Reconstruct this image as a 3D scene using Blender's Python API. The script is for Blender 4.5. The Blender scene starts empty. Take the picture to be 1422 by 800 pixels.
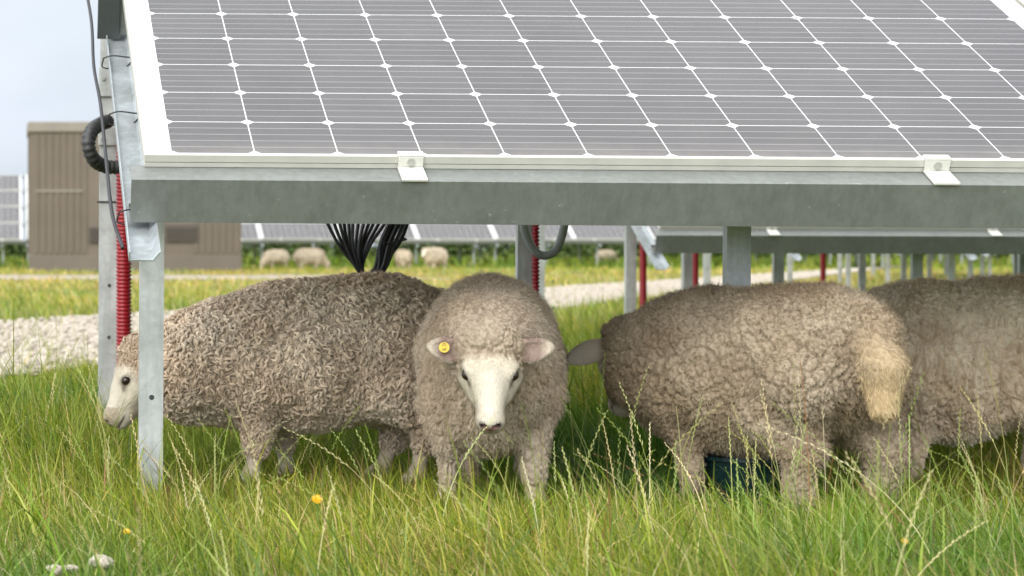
import bpy, math, random
import numpy as np
from mathutils import Vector, Matrix
random.seed(7)
rng = np.random.default_rng(11)
S = bpy.context.scene
COL = S.collection
PI = math.pi
R = math.radians
F = 3276.0          # focal length in photo pixels
EYE = 0.592
def wx(px, d): return (px - 6.0) / F * d
def wz(py, d): return EYE + (345.0 - py) / F * d

# ------------------------------------------------------------------ object helpers
def tag(o, label=None, cat=None, group=None, kind=None):
    if label: o['label'] = label
    if cat: o['category'] = cat
    if group: o['group'] = group
    if kind: o['kind'] = kind
    return o
def empty(name, loc=(0, 0, 0), rot=(0, 0, 0)):
    o = bpy.data.objects.new(name, None); COL.objects.link(o)
    o.location = loc; o.rotation_euler = rot; o.empty_display_size = .1
    return o
def link(name, me, mat=None, parent=None, smooth=False):
    o = bpy.data.objects.new(name, me); COL.objects.link(o)
    if mat is not None:
        for m in (mat if isinstance(mat, (list, tuple)) else [mat]): me.materials.append(m)
    if parent is not None: o.parent = parent
    if smooth:
        me.polygons.foreach_set('use_smooth', np.ones(len(me.polygons), dtype=bool))
    return o
def np_mesh(name, V, Q, tint=None, n=4):
    """fast mesh from arrays; Q is (M,n) vertex indices"""
    me = bpy.data.meshes.new(name)
    V = np.ascontiguousarray(V, dtype=np.float32); Q = np.ascontiguousarray(Q, dtype=np.int32)
    me.vertices.add(len(V)); me.vertices.foreach_set('co', V.ravel())
    me.loops.add(Q.size); me.loops.foreach_set('vertex_index', Q.ravel())
    me.polygons.add(len(Q)); me.polygons.foreach_set('loop_start', np.arange(0, Q.size, n, dtype=np.int32))
    me.update(calc_edges=True)
    if tint is not None:
        a = me.color_attributes.new('tint', 'FLOAT_COLOR', 'POINT')
        c = np.ones((len(V), 4), dtype=np.float32); c[:, :3] = tint
        a.data.foreach_set('color', c.ravel())
    return me
class MB:
    """collects shapes into one mesh"""
    def __init__(s): s.v = []; s.f = []; s.mi = []; s.m = 0
    def add(s, vs, fs):
        b = len(s.v); s.v += [tuple(v) for v in vs]; s.f += [tuple(i + b for i in f) for f in fs]; s.mi += [s.m] * len(fs)
    def box(s, x0, x1, y0, y1, z0, z1, fn=None, bev=0.0):
        if bev > 0:
            b = min(bev, (x1-x0)*.45, (y1-y0)*.45, (z1-z0)*.45)
            vs = []; 
            for ix, x in enumerate((x0, x1)):
                for iy, y in enumerate((y0, y1)):
                    for iz, z in enumerate((z0, z1)):
                        sx = b if ix == 0 else -b; sy = b if iy == 0 else -b; sz = b if iz == 0 else -b
                        vs += [(x, y+sy, z+sz), (x+sx, y, z+sz), (x+sx, y+sy, z)]
            import itertools
            def idx(ix, iy, iz, k): return (ix*4+iy*2+iz)*3+k
            fs = []
            fs += [(idx(0,0,0,0), idx(0,0,1,0), idx(0,1,1,0), idx(0,1,0,0)), (idx(1,0,0,0), idx(1,1,0,0), idx(1,1,1,0), idx(1,0,1,0))]
            fs += [(idx(0,0,0,1), idx(1,0,0,1), idx(1,0,1,1), idx(0,0,1,1)), (idx(0,1,0,1), idx(0,1,1,1), idx(1,1,1,1), idx(1,1,0,1))]
            fs += [(idx(0,0,0,2), idx(0,1,0,2), idx(1,1,0,2), idx(1,0,0,2)), (idx(0,0,1,2), idx(1,0,1,2), idx(1,1,1,2), idx(0,1,1,2))]
            for iy in (0, 1):
                for iz in (0, 1):
                    fs.append((idx(0,iy,iz,1), idx(1,iy,iz,1), idx(1,iy,iz,2), idx(0,iy,iz,2)))
            for ix in (0, 1):
                for iz in (0, 1):
                    fs.append((idx(ix,0,iz,0), idx(ix,1,iz,0), idx(ix,1,iz,2), idx(ix,0,iz,2)))
                for iy in (0, 1):
                    fs.append((idx(ix,iy,0,0), idx(ix,iy,1,0), idx(ix,iy,1,1), idx(ix,iy,0,1)))
            for ix in (0, 1):
                for iy in (0, 1):
                    for iz in (0, 1): fs.append((idx(ix,iy,iz,0), idx(ix,iy,iz,1), idx(ix,iy,iz,2)))
        else:
            vs = [(x0,y0,z0),(x1,y0,z0),(x1,y1,z0),(x0,y1,z0),(x0,y0,z1),(x1,y0,z1),(x1,y1,z1),(x0,y1,z1)]
            fs = [(0,3,2,1),(4,5,6,7),(0,1,5,4),(1,2,6,5),(2,3,7,6),(3,0,4,7)]
        if fn: vs = [fn(*v) for v in vs]
        s.add(vs, fs)
    def extrude(s, prof, a, b, fn, closed=True):
        """profile (list of (p,q)) swept from a to b; fn(p,q,t)->xyz"""
        n = len(prof)
        vs = [fn(p, q, a) for p, q in prof] + [fn(p, q, b) for p, q in prof]
        fs = [(i, (i+1) % n, n+(i+1) % n, n+i) for i in range(n)]
        if closed: fs += [tuple(range(n))[::-1], tuple(range(n, 2*n))]
        s.add(vs, fs)
    def cyl(s, c, r, h, axis='z', n=12, r2=None, fn=None):
        r2 = r if r2 is None else r2
        vs = []
        for k, (rr, hh) in enumerate(((r, 0), (r2, h))):
            for i in range(n):
                a = 2*PI*i/n; p, q = rr*math.cos(a), rr*math.sin(a)
                v = {'z': (p, q, hh), 'y': (p, hh, q), 'x': (hh, p, q)}[axis]
                vs.append((c[0]+v[0], c[1]+v[1], c[2]+v[2]))
        if fn: vs = [fn(*v) for v in vs]
        s.add(vs, [(i, (i+1) % n, n+(i+1) % n, n+i) for i in range(n)] + [tuple(range(n))[::-1], tuple(range(n, 2*n))])
    def tube(s, pts, rad, n=10):
        pts = [Vector(p) for p in pts]; N = len(pts)
        rads = rad if isinstance(rad, (list, tuple)) else [rad]*N
        t0 = (pts[1]-pts[0]).normalized()
        up = t0.orthogonal().normalized(); vs = []
        for i, p in enumerate(pts):
            t = (pts[min(i+1, N-1)]-pts[max(i-1, 0)]).normalized()
            up = (up - t*up.dot(t)).normalized(); sd = t.cross(up)
            for k in range(n):
                a = 2*PI*k/n
                vs.append(p + (up*math.cos(a)+sd*math.sin(a))*rads[i])
        fs = []
        for i in range(N-1):
            for k in range(n):
                fs.append((i*n+k, i*n+(k+1) % n, (i+1)*n+(k+1) % n, (i+1)*n+k))
        fs += [tuple(range(n))[::-1], tuple(range((N-1)*n, N*n))]
        s.add(vs, fs)
    def mesh(s, name):
        me = bpy.data.meshes.new(name); me.from_pydata(s.v, [], s.f); me.update()
        if any(s.mi): me.polygons.foreach_set('material_index', s.mi)
        import bmesh
        bm = bmesh.new(); bm.from_mesh(me); bmesh.ops.recalc_face_normals(bm, faces=bm.faces); bm.to_mesh(me); bm.free()
        return me
    def build(s, name, mat, parent=None, smooth=False):
        return link(name, s.mesh(name), mat, parent, smooth)
def spline(pts, n=12):
    """catmull-rom through points"""
    P = [Vector(p) for p in pts]; P = [P[0]*2-P[1]] + P + [P[-1]*2-P[-2]]; out = []
    for i in range(1, len(P)-2):
        for k in range(n):
            t = k/n; a, b, c, d = P[i-1:i+3]
            out.append(.5*((2*b)+(c-a)*t+(2*a-5*b+4*c-d)*t*t+(3*b-a-3*c+d)*t**3))
    out.append(P[-2]); return out
def copy_tree(o, parent=None):
    c = o.copy(); COL.objects.link(c)
    if parent is not None: c.parent = parent
    for ch in o.children: copy_tree(ch, c)
    return c

# ------------------------------------------------------------------ materials
def mat(name):
    m = bpy.data.materials.new(name); m.use_nodes = True
    nt = m.node_tree; b = nt.nodes['Principled BSDF']
    return m, nt, b
def N(nt, t, **kw):
    n = nt.nodes.new(t)
    for k, v in kw.items(): setattr(n, k, v)
    return n
def noise(nt, scale, detail=4, rough=.5, vec=None, dist=0):
    n = N(nt, 'ShaderNodeTexNoise'); n.inputs['Scale'].default_value = scale; n.inputs['Detail'].default_value = detail
    n.inputs['Roughness'].default_value = rough; n.inputs['Distortion'].default_value = dist
    if vec is not None: nt.links.new(vec, n.inputs['Vector'])
    return n
def ramp(nt, fac, stops):
    r = N(nt, 'ShaderNodeValToRGB'); e = r.color_ramp.elements
    while len(e) < len(stops): e.new(.5)
    for el, (p, c) in zip(e, stops): el.position = p; el.color = (*c, 1) if len(c) == 3 else c
    nt.links.new(fac, r.inputs[0]); return r
def mixc(nt, fac, a, b, mode='MIX'):
    m = N(nt, 'ShaderNodeMix', data_type='RGBA', blend_type=mode)
    for s, v in ((m.inputs[0], fac), (m.inputs[6], a), (m.inputs[7], b)):
        if isinstance(v, (int, float)): s.default_value = v
        elif isinstance(v, tuple): s.default_value = (*v, 1)
        else: nt.links.new(v, s)
    return m.outputs[2]
def math_(nt, op, a, b=0.0, c=None):
    m = N(nt, 'ShaderNodeMath', operation=op)
    for i, v in enumerate((a, b) if c is None else (a, b, c)):
        if isinstance(v, (int, float)): m.inputs[i].default_value = v
        else: nt.links.new(v, m.inputs[i])
    return m.outputs[0]
def bump(nt, b, h, dist, strength=1):
    bn = N(nt, 'ShaderNodeBump'); bn.inputs['Distance'].default_value = dist; bn.inputs['Strength'].default_value = strength
    nt.links.new(h, bn.inputs['Height']); nt.links.new(bn.outputs[0], b.inputs['Normal'])
def objco(nt):
    return N(nt, 'ShaderNodeTexCoord').outputs['Object']

def mk_galv(name, base, metal=.55, rough=.42, spang=.16, bl=0.0, mot=.22):
    m, nt, b = mat(name); co = objco(nt)
    v = N(nt, 'ShaderNodeTexVoronoi'); v.inputs['Scale'].default_value = 90; nt.links.new(co, v.inputs['Vector'])
    n1 = noise(nt, 9, 6, .6, co); n2 = noise(nt, 60, 4, .6, co)
    lo = tuple(c*(1-spang) for c in base); hi = tuple(min(1, c*(1+spang)) for c in base)
    c1 = mixc(nt, v.outputs['Color'], lo, hi)
    g = N(nt, 'ShaderNodeSeparateColor'); nt.links.new(v.outputs['Color'], g.inputs[0])
    c1 = mixc(nt, g.outputs[0], lo, hi)
    r2 = ramp(nt, n1.outputs[0], [(.35, (1-mot, 1-mot, 1-mot*1.1)), (.65, (1.06, 1.06, 1.05))])
    c2 = mixc(nt, 1.0, c1, r2.outputs[0], 'MULTIPLY')
    mpz = N(nt, 'ShaderNodeMapping'); mpz.inputs['Scale'].default_value = (1, 1, .12); nt.links.new(co, mpz.inputs[0])
    n5 = noise(nt, 55, 4, .6, mpz.outputs[0]); r5 = ramp(nt, n5.outputs[0], [(.35, (.88, .88, .87)), (.6, (1.03, 1.03, 1.03))])
    c2 = mixc(nt, 1.0, c2, r5.outputs[0], 'MULTIPLY')
    # pale scuffs
    r3 = ramp(nt, n2.outputs[0], [(.66, (0, 0, 0)), (.74, (1, 1, 1))])
    f = math_(nt, 'MULTIPLY', r3.outputs[0], .25)
    c3 = mixc(nt, f, c2, (.75, .76, .74))
    nt.links.new(c3, b.inputs['Base Color'])
    b.inputs['Metallic'].default_value = metal
    rr = math_(nt, 'MULTIPLY_ADD', n1.outputs[0], mot, rough-.05); nt.links.new(rr, b.inputs['Roughness'])
    bump(nt, b, n2.outputs[0], .0008, .4)
    return m
M = {}
M['galv'] = mk_galv('galvanised_steel', (.50, .52, .52), .45, .45, .055)
M['galv_rafter'] = mk_galv('galvanised_rafter', (.50, .54, .57), .6, .4, .06)
M['purlin'] = mk_galv('coated_purlin', (.205, .215, .205), .22, .45, .03, mot=.07)

def simple(name, col, rough=.5, metal=0, nz=None, bmp=None):
    m, nt, b = mat(name)
    b.inputs['Base Color'].default_value = (*col, 1); b.inputs['Roughness'].default_value = rough; b.inputs['Metallic'].default_value = metal
    if nz:
        n1 = noise(nt, nz[0], 5, .6, objco(nt)); a = nz[1]
        r = ramp(nt, n1.outputs[0], [(.3, tuple(c*(1-a) for c in col)), (.7, tuple(min(1, c*(1+a)) for c in col))])
        nt.links.new(r.outputs[0], b.inputs['Base Color'])
        if bmp: bump(nt, b, n1.outputs[0], bmp)
    return m
M['frame'] = simple('anodised_frame', (.55, .54, .485), .4, .15, (14, .08))
M['clamp'] = simple('clamp_white', (.62, .61, .56), .45, .1, (60, .06))
M['bolt'] = simple('bolt_steel', (.45, .45, .43), .4, .8)
M['duct_red'] = simple('red_duct', (.27, .006, .014), .42, 0, (30, .15))
M['duct_grey'] = simple('grey_conduit', (.32, .335, .33), .45, 0, (30, .08))
M['duct_black'] = simple('black_conduit', (.035, .035, .037), .5, 0, (40, .3))
M['cable'] = simple('black_cable', (.018, .018, .022), .42)
M['teal'] = simple('teal_plastic', (.002, .018, .020), .4, 0, (20, .2))
M['stone'] = simple('chalk_stone', (.42, .37, .305), .9, 0, (45, .35), .006)
M['hoof'] = simple('hoof_horn', (.10, .08, .06), .6, 0, (80, .3))
M['plastic_tag'] = simple('yellow_tag', (.62, .42, .02), .35)
M['tag_ink'] = simple('tag_ink', (.15, .09, .01), .5)
M['petal'] = simple('yellow_petal', (.70, .42, .01), .6, 0, (80, .15))
M['stem'] = simple('flower_stem', (.10, .20, .04), .6)
M['dark_back'] = simple('panel_underside', (.55, .56, .56), .6)

# solar glass: cells laid out in UV cell units
def mk_glass():
    m, nt, b = mat('solar_cells')
    uv = N(nt, 'ShaderNodeUVMap'); uv.uv_map = 'UVMap'
    sp = N(nt, 'ShaderNodeSeparateXYZ'); nt.links.new(uv.outputs[0], sp.inputs[0])
    u, v = sp.outputs[0], sp.outputs[1]
    def fr(x):   # distance to nearest integer
        f = math_(nt, 'FRACT', math_(nt, 'ADD', x, .5)); return math_(nt, 'ABSOLUTE', math_(nt, 'SUBTRACT', f, .5))
    du, dv = fr(u), fr(v)
    line = math_(nt, 'LESS_THAN', math_(nt, 'MINIMUM', du, dv), .0125)
    lu = math_(nt, 'LESS_THAN', du, .0072); lv = math_(nt, 'LESS_THAN', dv, .0085)
    line = math_(nt, 'MAXIMUM', lu, lv)
    dia = math_(nt, 'LESS_THAN', math_(nt, 'ADD', du, dv), .088)
    inside = math_(nt, 'MULTIPLY', math_(nt, 'GREATER_THAN', u, 0), math_(nt, 'LESS_THAN', u, 12))
    inside2 = math_(nt, 'MULTIPLY', math_(nt, 'GREATER_THAN', v, 0), math_(nt, 'LESS_THAN', v, 6))
    ins = math_(nt, 'MULTIPLY', inside, inside2)
    white = math_(nt, 'MAXIMUM', math_(nt, 'MAXIMUM', line, dia), math_(nt, 'SUBTRACT', 1.0, ins))
    bus = math_(nt, 'LESS_THAN', fr(math_(nt, 'MULTIPLY', v, 5.0)), .040)
    finger = math_(nt, 'LESS_THAN', fr(math_(nt, 'MULTIPLY', u, 80.0)), .05)
    fl = N(nt, 'ShaderNodeCombineXYZ'); nt.links.new(math_(nt, 'FLOOR', u), fl.inputs[0]); nt.links.new(math_(nt, 'FLOOR', v), fl.inputs[1])
    oi = N(nt, 'ShaderNodeObjectInfo'); nt.links.new(math_(nt, 'MULTIPLY', oi.outputs['Random'], 50), fl.inputs[2])
    wn = N(nt, 'ShaderNodeTexWhiteNoise'); nt.links.new(fl.outputs[0], wn.inputs[0])
    cell = mixc(nt, wn.outputs[0], (.030, .028, .032), (.048, .045, .050))
    n1 = noise(nt, 2.2, 3, .5, uv.outputs[0])
    cell = mixc(nt, math_(nt, 'MULTIPLY', n1.outputs[0], .5), cell, (.058, .053, .062))
    c = mixc(nt, math_(nt, 'MULTIPLY', finger, .3), cell, (.30, .30, .31))
    c = mixc(nt, math_(nt, 'MULTIPLY', bus, .36), c, (.50, .50, .52))
    c = mixc(nt, white, c, (.62, .625, .625))
    # fine dust settled along the low edge
    dz = N(nt, 'ShaderNodeMapRange'); nt.links.new(v, dz.inputs[0]); dz.inputs[1].default_value = .5; dz.inputs[2].default_value = -.05
    dn_ = noise(nt, 1.6, 7, .65, uv.outputs[0])
    df = math_(nt, 'MULTIPLY', math_(nt, 'MULTIPLY_ADD', dz.outputs[0], .38, .12), dn_.outputs[0])
    c = mixc(nt, df, c, (.36, .33, .28))
    nt.links.new(c, b.inputs['Base Color'])
    n2 = noise(nt, 9, 6, .7, uv.outputs[0])
    nt.links.new(math_(nt, 'MULTIPLY_ADD', n2.outputs[0], .10, .17), b.inputs['Roughness'])
    b.inputs['IOR'].default_value = 1.47
    b.inputs['Coat Weight'].default_value = .12; b.inputs['Coat Roughness'].default_value = .12
    return m
M['glass'] = mk_glass()

# wool / skin
def mk_wool(name, col, tipc=None):
    m, nt, b = mat(name)
    at = N(nt, 'ShaderNodeAttribute'); at.attribute_name = 'tint'
    nt.links.new(at.outputs['Color'], b.inputs['Base Color'])
    b.inputs['Roughness'].default_value = .85
    b.inputs['Specular IOR Level'].default_value = .15
    b.inputs['Sheen Weight'].default_value = .12; b.inputs['Sheen Roughness'].default_value = .5
    tr = N(nt, 'ShaderNodeBsdfTranslucent'); nt.links.new(at.outputs['Color'], tr.inputs[0])
    mx = N(nt, 'ShaderNodeMixShader'); mx.inputs[0].default_value = .10
    nt.links.new(b.outputs[0], mx.inputs[1]); nt.links.new(tr.outputs[0], mx.inputs[2])
    nt.links.new(mx.outputs[0], nt.nodes['Material Output'].inputs[0])
    return m
M['wool'] = mk_wool('wool_locks', None)
def mk_body():
    m, nt, b = mat('sheep_body')
    at = N(nt, 'ShaderNodeAttribute'); at.attribute_name = 'tint'
    n1 = noise(nt, 260, 4, .7, objco(nt)); n2 = noise(nt, 40, 4, .6, objco(nt))
    k = ramp(nt, n2.outputs[0], [(.3, (.88, .86, .84)), (.7, (1.05, 1.05, 1.05))])
    c = mixc(nt, 1.0, at.outputs['Color'], k.outputs[0], 'MULTIPLY')
    nt.links.new(c, b.inputs['Base Color']); b.inputs['Roughness'].default_value = .75
    b.inputs['Specular IOR Level'].default_value = .25
    b.inputs['Subsurface Weight'].default_value = .0
    bump(nt, b, n1.outputs[0], .0012, .6)
    return m
M['body'] = mk_body()
def mk_eye():
    m, nt, b = mat('sheep_eye')
    b.inputs['Base Color'].default_value = (.022, .013, .008, 1); b.inputs['Roughness'].default_value = .16
    return m
M['eye'] = mk_eye()

def mk_leaf(name, trans=.4, rough=.5):
    m, nt, b = mat(name)
    at = N(nt, 'ShaderNodeAttribute'); at.attribute_name = 'tint'
    nt.links.new(at.outputs['Color'], b.inputs['Base Color']); b.inputs['Roughness'].default_value = rough
    b.inputs['Specular IOR Level'].default_value = .35
    tr = N(nt, 'ShaderNodeBsdfTranslucent')
    tc = mixc(nt, 1.0, at.outputs['Color'], (1.25, 1.35, .7), 'MULTIPLY'); nt.links.new(tc, tr.inputs[0])
    mx = N(nt, 'ShaderNodeMixShader'); mx.inputs[0].default_value = trans
    nt.links.new(b.outputs[0], mx.inputs[1]); nt.links.new(tr.outputs[0], mx.inputs[2])
    nt.links.new(mx.outputs[0], nt.nodes['Material Output'].inputs[0])
    return m
M['grass'] = mk_leaf('grass_blades', .32); M['leaf'] = mk_leaf('hedge_leaves', .25)

def mk_ground():
    m, nt, b = mat('field_ground')
    g = N(nt, 'ShaderNodeNewGeometry'); pos = g.outputs['Position']
    sp = N(nt, 'ShaderNodeSeparateXYZ'); nt.links.new(pos, sp.inputs[0])
    n1 = noise(nt, .35, 6, .6, pos); n2 = noise(nt, 7, 6, .7, pos); n3 = noise(nt, 45, 4, .7, pos)
    mp = N(nt, 'ShaderNodeMapping'); mp.inputs['Scale'].default_value = (.05, .35, 1); nt.links.new(pos, mp.inputs[0])
    n4 = noise(nt, 1.0, 4, .6, mp.outputs[0])
    green = ramp(nt, n2.outputs[0], [(.3, (.07, .105, .018)), (.7, (.15, .20, .035))])
    dry = ramp(nt, n2.outputs[0], [(.3, (.20, .17, .035)), (.7, (.33, .28, .065))])
    # old mown meadow between and beyond the tracks is drier
    f = ramp(nt, n4.outputs[0], [(.36, (0, 0, 0)), (.56, (1, 1, 1))])
    zone = N(nt, 'ShaderNodeMapRange'); nt.links.new(sp.outputs[1], zone.inputs[0]); zone.inputs[1].default_value = 16; zone.inputs[2].default_value = 30
    zf = N(nt, 'ShaderNodeMapRange'); nt.links.new(sp.outputs[1], zf.inputs[0]); zf.inputs[1].default_value = 75; zf.inputs[2].default_value = 62
    w = math_(nt, 'MULTIPLY', math_(nt, 'MULTIPLY', zone.outputs[0], zf.outputs[0]), math_(nt, 'MULTIPLY_ADD', f.outputs[0], .75, .25))
    c = mixc(nt, w, green.outputs[0], dry.outputs[0])
    # bare earth patches near the front
    soil = ramp(nt, n3.outputs[0], [(.3, (.10, .08, .045)), (.7, (.24, .19, .12))])
    ns = noise(nt, .9, 3, .5, pos)
    sf = ramp(nt, ns.outputs[0], [(.56, (0, 0, 0)), (.66, (1, 1, 1))])
    near = N(nt, 'ShaderNodeMapRange'); nt.links.new(sp.outputs[1], near.inputs[0]); near.inputs[1].default_value = 12; near.inputs[2].default_value = 7
    c = mixc(nt, math_(nt, 'MULTIPLY', sf.outputs[0], near.outputs[0]), c, soil.outputs[0])
    nt.links.new(c, b.inputs['Base Color']); b.inputs['Roughness'].default_value = .95
    b.inputs['Specular IOR Level'].default_value = .1
    bump(nt, b, n3.outputs[0], .03, .7)
    return m
M['ground'] = mk_ground()
def mk_gravel():
    m, nt, b = mat('chalk_gravel')
    g = N(nt, 'ShaderNodeNewGeometry'); pos = g.outputs['Position']
    v = N(nt, 'ShaderNodeTexVoronoi'); v.inputs['Scale'].default_value = 11; nt.links.new(pos, v.inputs['Vector'])
    n2 = noise(nt, 2.5, 5, .6, pos); n3 = noise(nt, 30, 4, .6, pos)
    r = ramp(nt, v.outputs['Distance'], [(.1, (.50, .44, .365)), (.75, (.27, .225, .175))])
    k = ramp(nt, n2.outputs[0], [(.3, (.82, .80, .76)), (.62, (1.05, 1.05, 1.05))])
    c = mixc(nt, 1.0, r.outputs[0], k.outputs[0], 'MULTIPLY')
    nt.links.new(c, b.inputs['Base Color']); b.inputs['Roughness'].default_value = .95
    bump(nt, b, v.outputs['Distance'], .05, .8)
    return m
M['gravel'] = mk_gravel()
def mk_wallm(name, col):
    m, nt, b = mat(name); co = objco(nt)
    n1 = noise(nt, 1.2, 5, .6, co)
    r = ramp(nt, n1.outputs[0], [(.3, tuple(c*.88 for c in col)), (.7, tuple(c*1.08 for c in col))])
    nt.links.new(r.outputs[0], b.inputs['Base Color']); b.inputs['Roughness'].default_value = .6
    return m
M['bwall'] = mk_wallm('cabin_cladding', (.135, .108, .08)); M['bcap'] = mk_wallm('cabin_cap', (.22, .195, .16))
M['bplinth'] = mk_wallm('cabin_plinth', (.13, .108, .085)); M['bvent'] = mk_wallm('cabin_vent', (.075, .06, .048))

# ------------------------------------------------------------------ world, sun, camera
W = bpy.data.worlds.new('World'); S.world = W; W.use_nodes = True
nt = W.node_tree; bg = nt.nodes['Background']
SUN_EL, SUN_AZ = R(29), R(-146)      # azimuth measured from +Y towards +X: behind-left of the camera
sky = N(nt, 'ShaderNodeTexSky'); sky.sky_type = 'NISHITA'; sky.sun_disc = False
sky.sun_elevation = SUN_EL; sky.sun_rotation = SUN_AZ; sky.air_density = 1.0; sky.dust_density = 1.5; sky.ozone_density = 1.2
tc = N(nt, 'ShaderNodeTexCoord')
mp = N(nt, 'ShaderNodeMapping'); mp.inputs['Scale'].default_value = (1.0, 1.0, 2.6); mp.inputs['Location'].default_value = (.3, .1, .35); nt.links.new(tc.outputs['Generated'], mp.inputs[0])
n1 = noise(nt, 2.1, 7, .52, mp.outputs[0], .3)
cl = ramp(nt, n1.outputs[0], [(.30, (0, 0, 0)), (.60, (1, 1, 1))])
sh = noise(nt, 4.0, 5, .5, mp.outputs[0])
cc0 = ramp(nt, sh.outputs[0], [(.35, (5.5, 5.9, 6.3)), (.65, (7.2, 7.3, 7.4))])
sz = N(nt, 'ShaderNodeSeparateXYZ'); nt.links.new(tc.outputs['Generated'], sz.inputs[0])
elv = N(nt, 'ShaderNodeMapRange'); nt.links.new(sz.outputs[2], elv.inputs[0]); elv.inputs[1].default_value = .1; elv.inputs[2].default_value = .95; elv.inputs[3].default_value = 1.0; elv.inputs[4].default_value = 1.7
ef = N(nt, 'ShaderNodeMapRange'); nt.links.new(sz.outputs[2], ef.inputs[0]); ef.inputs[1].default_value = .05; ef.inputs[2].default_value = .5
tnt = mixc(nt, ef.outputs[0], (.92, .98, 1.08), (1.02, 1.0, .97))
# thin overcast glows towards the sun
dp = N(nt, 'ShaderNodeVectorMath', operation='DOT_PRODUCT'); nt.links.new(tc.outputs['Generated'], dp.inputs[0]); dp.inputs[1].default_value = (math.sin(SUN_AZ)*math.cos(SUN_EL), math.cos(SUN_AZ)*math.cos(SUN_EL), math.sin(SUN_EL))
gl = N(nt, 'ShaderNodeMapRange'); nt.links.new(dp.outputs['Value'], gl.inputs[0]); gl.inputs[1].default_value = -.2; gl.inputs[2].default_value = 1.0; gl.inputs[3].default_value = 1.0; gl.inputs[4].default_value = 3.2
class _o: pass
cc = _o(); cc.outputs = [mixc(nt, 1.0, cc0.outputs[0], mixc(nt, 1.0, tnt, math_(nt, 'MULTIPLY', elv.outputs[0], gl.outputs[0]), 'MULTIPLY'), 'MULTIPLY')]
fac = math_(nt, 'MULTIPLY_ADD', cl.outputs[0], .38, .58)
skc = mixc(nt, fac, sky.outputs[0], cc.outputs[0])
nt.links.new(skc, bg.inputs[0]); bg.inputs[1].default_value = .10
ld = bpy.data.lights.new('sun', 'SUN'); ld.energy = 1.35; ld.angle = R(42); ld.color = (1, .955, .88)
lo = bpy.data.objects.new('sun', ld); COL.objects.link(lo)
sd = Vector((math.sin(SUN_AZ)*math.cos(SUN_EL), math.cos(SUN_AZ)*math.cos(SUN_EL), math.sin(SUN_EL)))
lo.rotation_euler = sd.to_track_quat('Z', 'Y').to_euler()

cd = bpy.data.cameras.new('camera'); cam = bpy.data.objects.new('camera', cd); COL.objects.link(cam)
cam.location = (0, 0, EYE); cam.rotation_euler = (R(90), 0, 0)
cd.sensor_width = 36; cd.lens = F/1422*36
cd.shift_x = (711-6)/1422; cd.shift_y = -(400-345)/1422
cd.clip_start = .05; cd.clip_end = 3000
cd.dof.use_dof = True; cd.dof.focus_distance = 5.15; cd.dof.aperture_fstop = 8.0
S.camera = cam
S.view_settings.view_transform = 'Standard'; S.view_settings.look = 'None'; S.view_settings.gamma = 1
S.view_settings.exposure = .38
S.render.engine = 'CYCLES'
S.cycles.max_bounces = 8; S.cycles.transparent_max_bounces = 8; S.cycles.use_denoising = True

# ------------------------------------------------------------------ ground, tracks
me = bpy.data.meshes.new('ground')
def grid(x0, x1, y0, y1, nx, ny, zf):
    X, Y = np.meshgrid(np.linspace(x0, x1, nx), np.linspace(y0, y1, ny)); Z = zf(X, Y)
    V = np.stack([X, Y, Z], -1).reshape(-1, 3)
    i = np.arange(nx-1)[None, :] + (np.arange(ny-1)*nx)[:, None]
    Q = np.stack([i, i+1, i+nx+1, i+nx], -1).reshape(-1, 4)
    return V, Q
V, Q = grid(-900, 900, -40, 1700, 60, 60, lambda x, y: 0*x)
tag(link('ground', np_mesh('ground', V, Q), M['ground']), kind='structure')
# gravel track running away to the right (4 mm above the ground), ragged edges
def strip(name, A, B, C_, D, n, m, jit, z=.006):
    """A->B one edge, C_->D other edge"""
    A, B, C_, D = map(lambda p: np.array(p, float), (A, B, C_, D)); V = []
    r = np.random.default_rng(5)
    for i in range(n+1):
        t = i/n; a = A+(B-A)*t; b = C_+(D-C_)*t
        w = np.linalg.norm(b-a); d = (b-a)/w
        a = a+d*(math.sin(t*91)*.3+math.sin(t*217)*.2+r.normal()*.2)*jit; b = b+d*(math.sin(t*77+2)*.3+math.sin(t*191)*.2+r.normal()*.2)*jit
        for j in range(m+1):
            p = a+(b-a)*(j/m); V.append((p[0], p[1], z))
    i = np.arange(m)[None, :] + (np.arange(n)*(m+1))[:, None]
    Q = np.stack([i, i+m+1, i+m+2, i+1], -1).reshape(-1, 4)
    return tag(link(name, np_mesh(name, np.array(V), Q), M['gravel']), kind='structure')
strip('gravel_track', (-8.0, -7.2), (70, 169), (-13.5, -8.5), (105, 230), 260, 4, 1.0)
strip('gravel_path', (-30, 43.5), (9.0, 44), (-30, 52.5), (7.2, 51.5), 60, 3, .9, .010)
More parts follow.
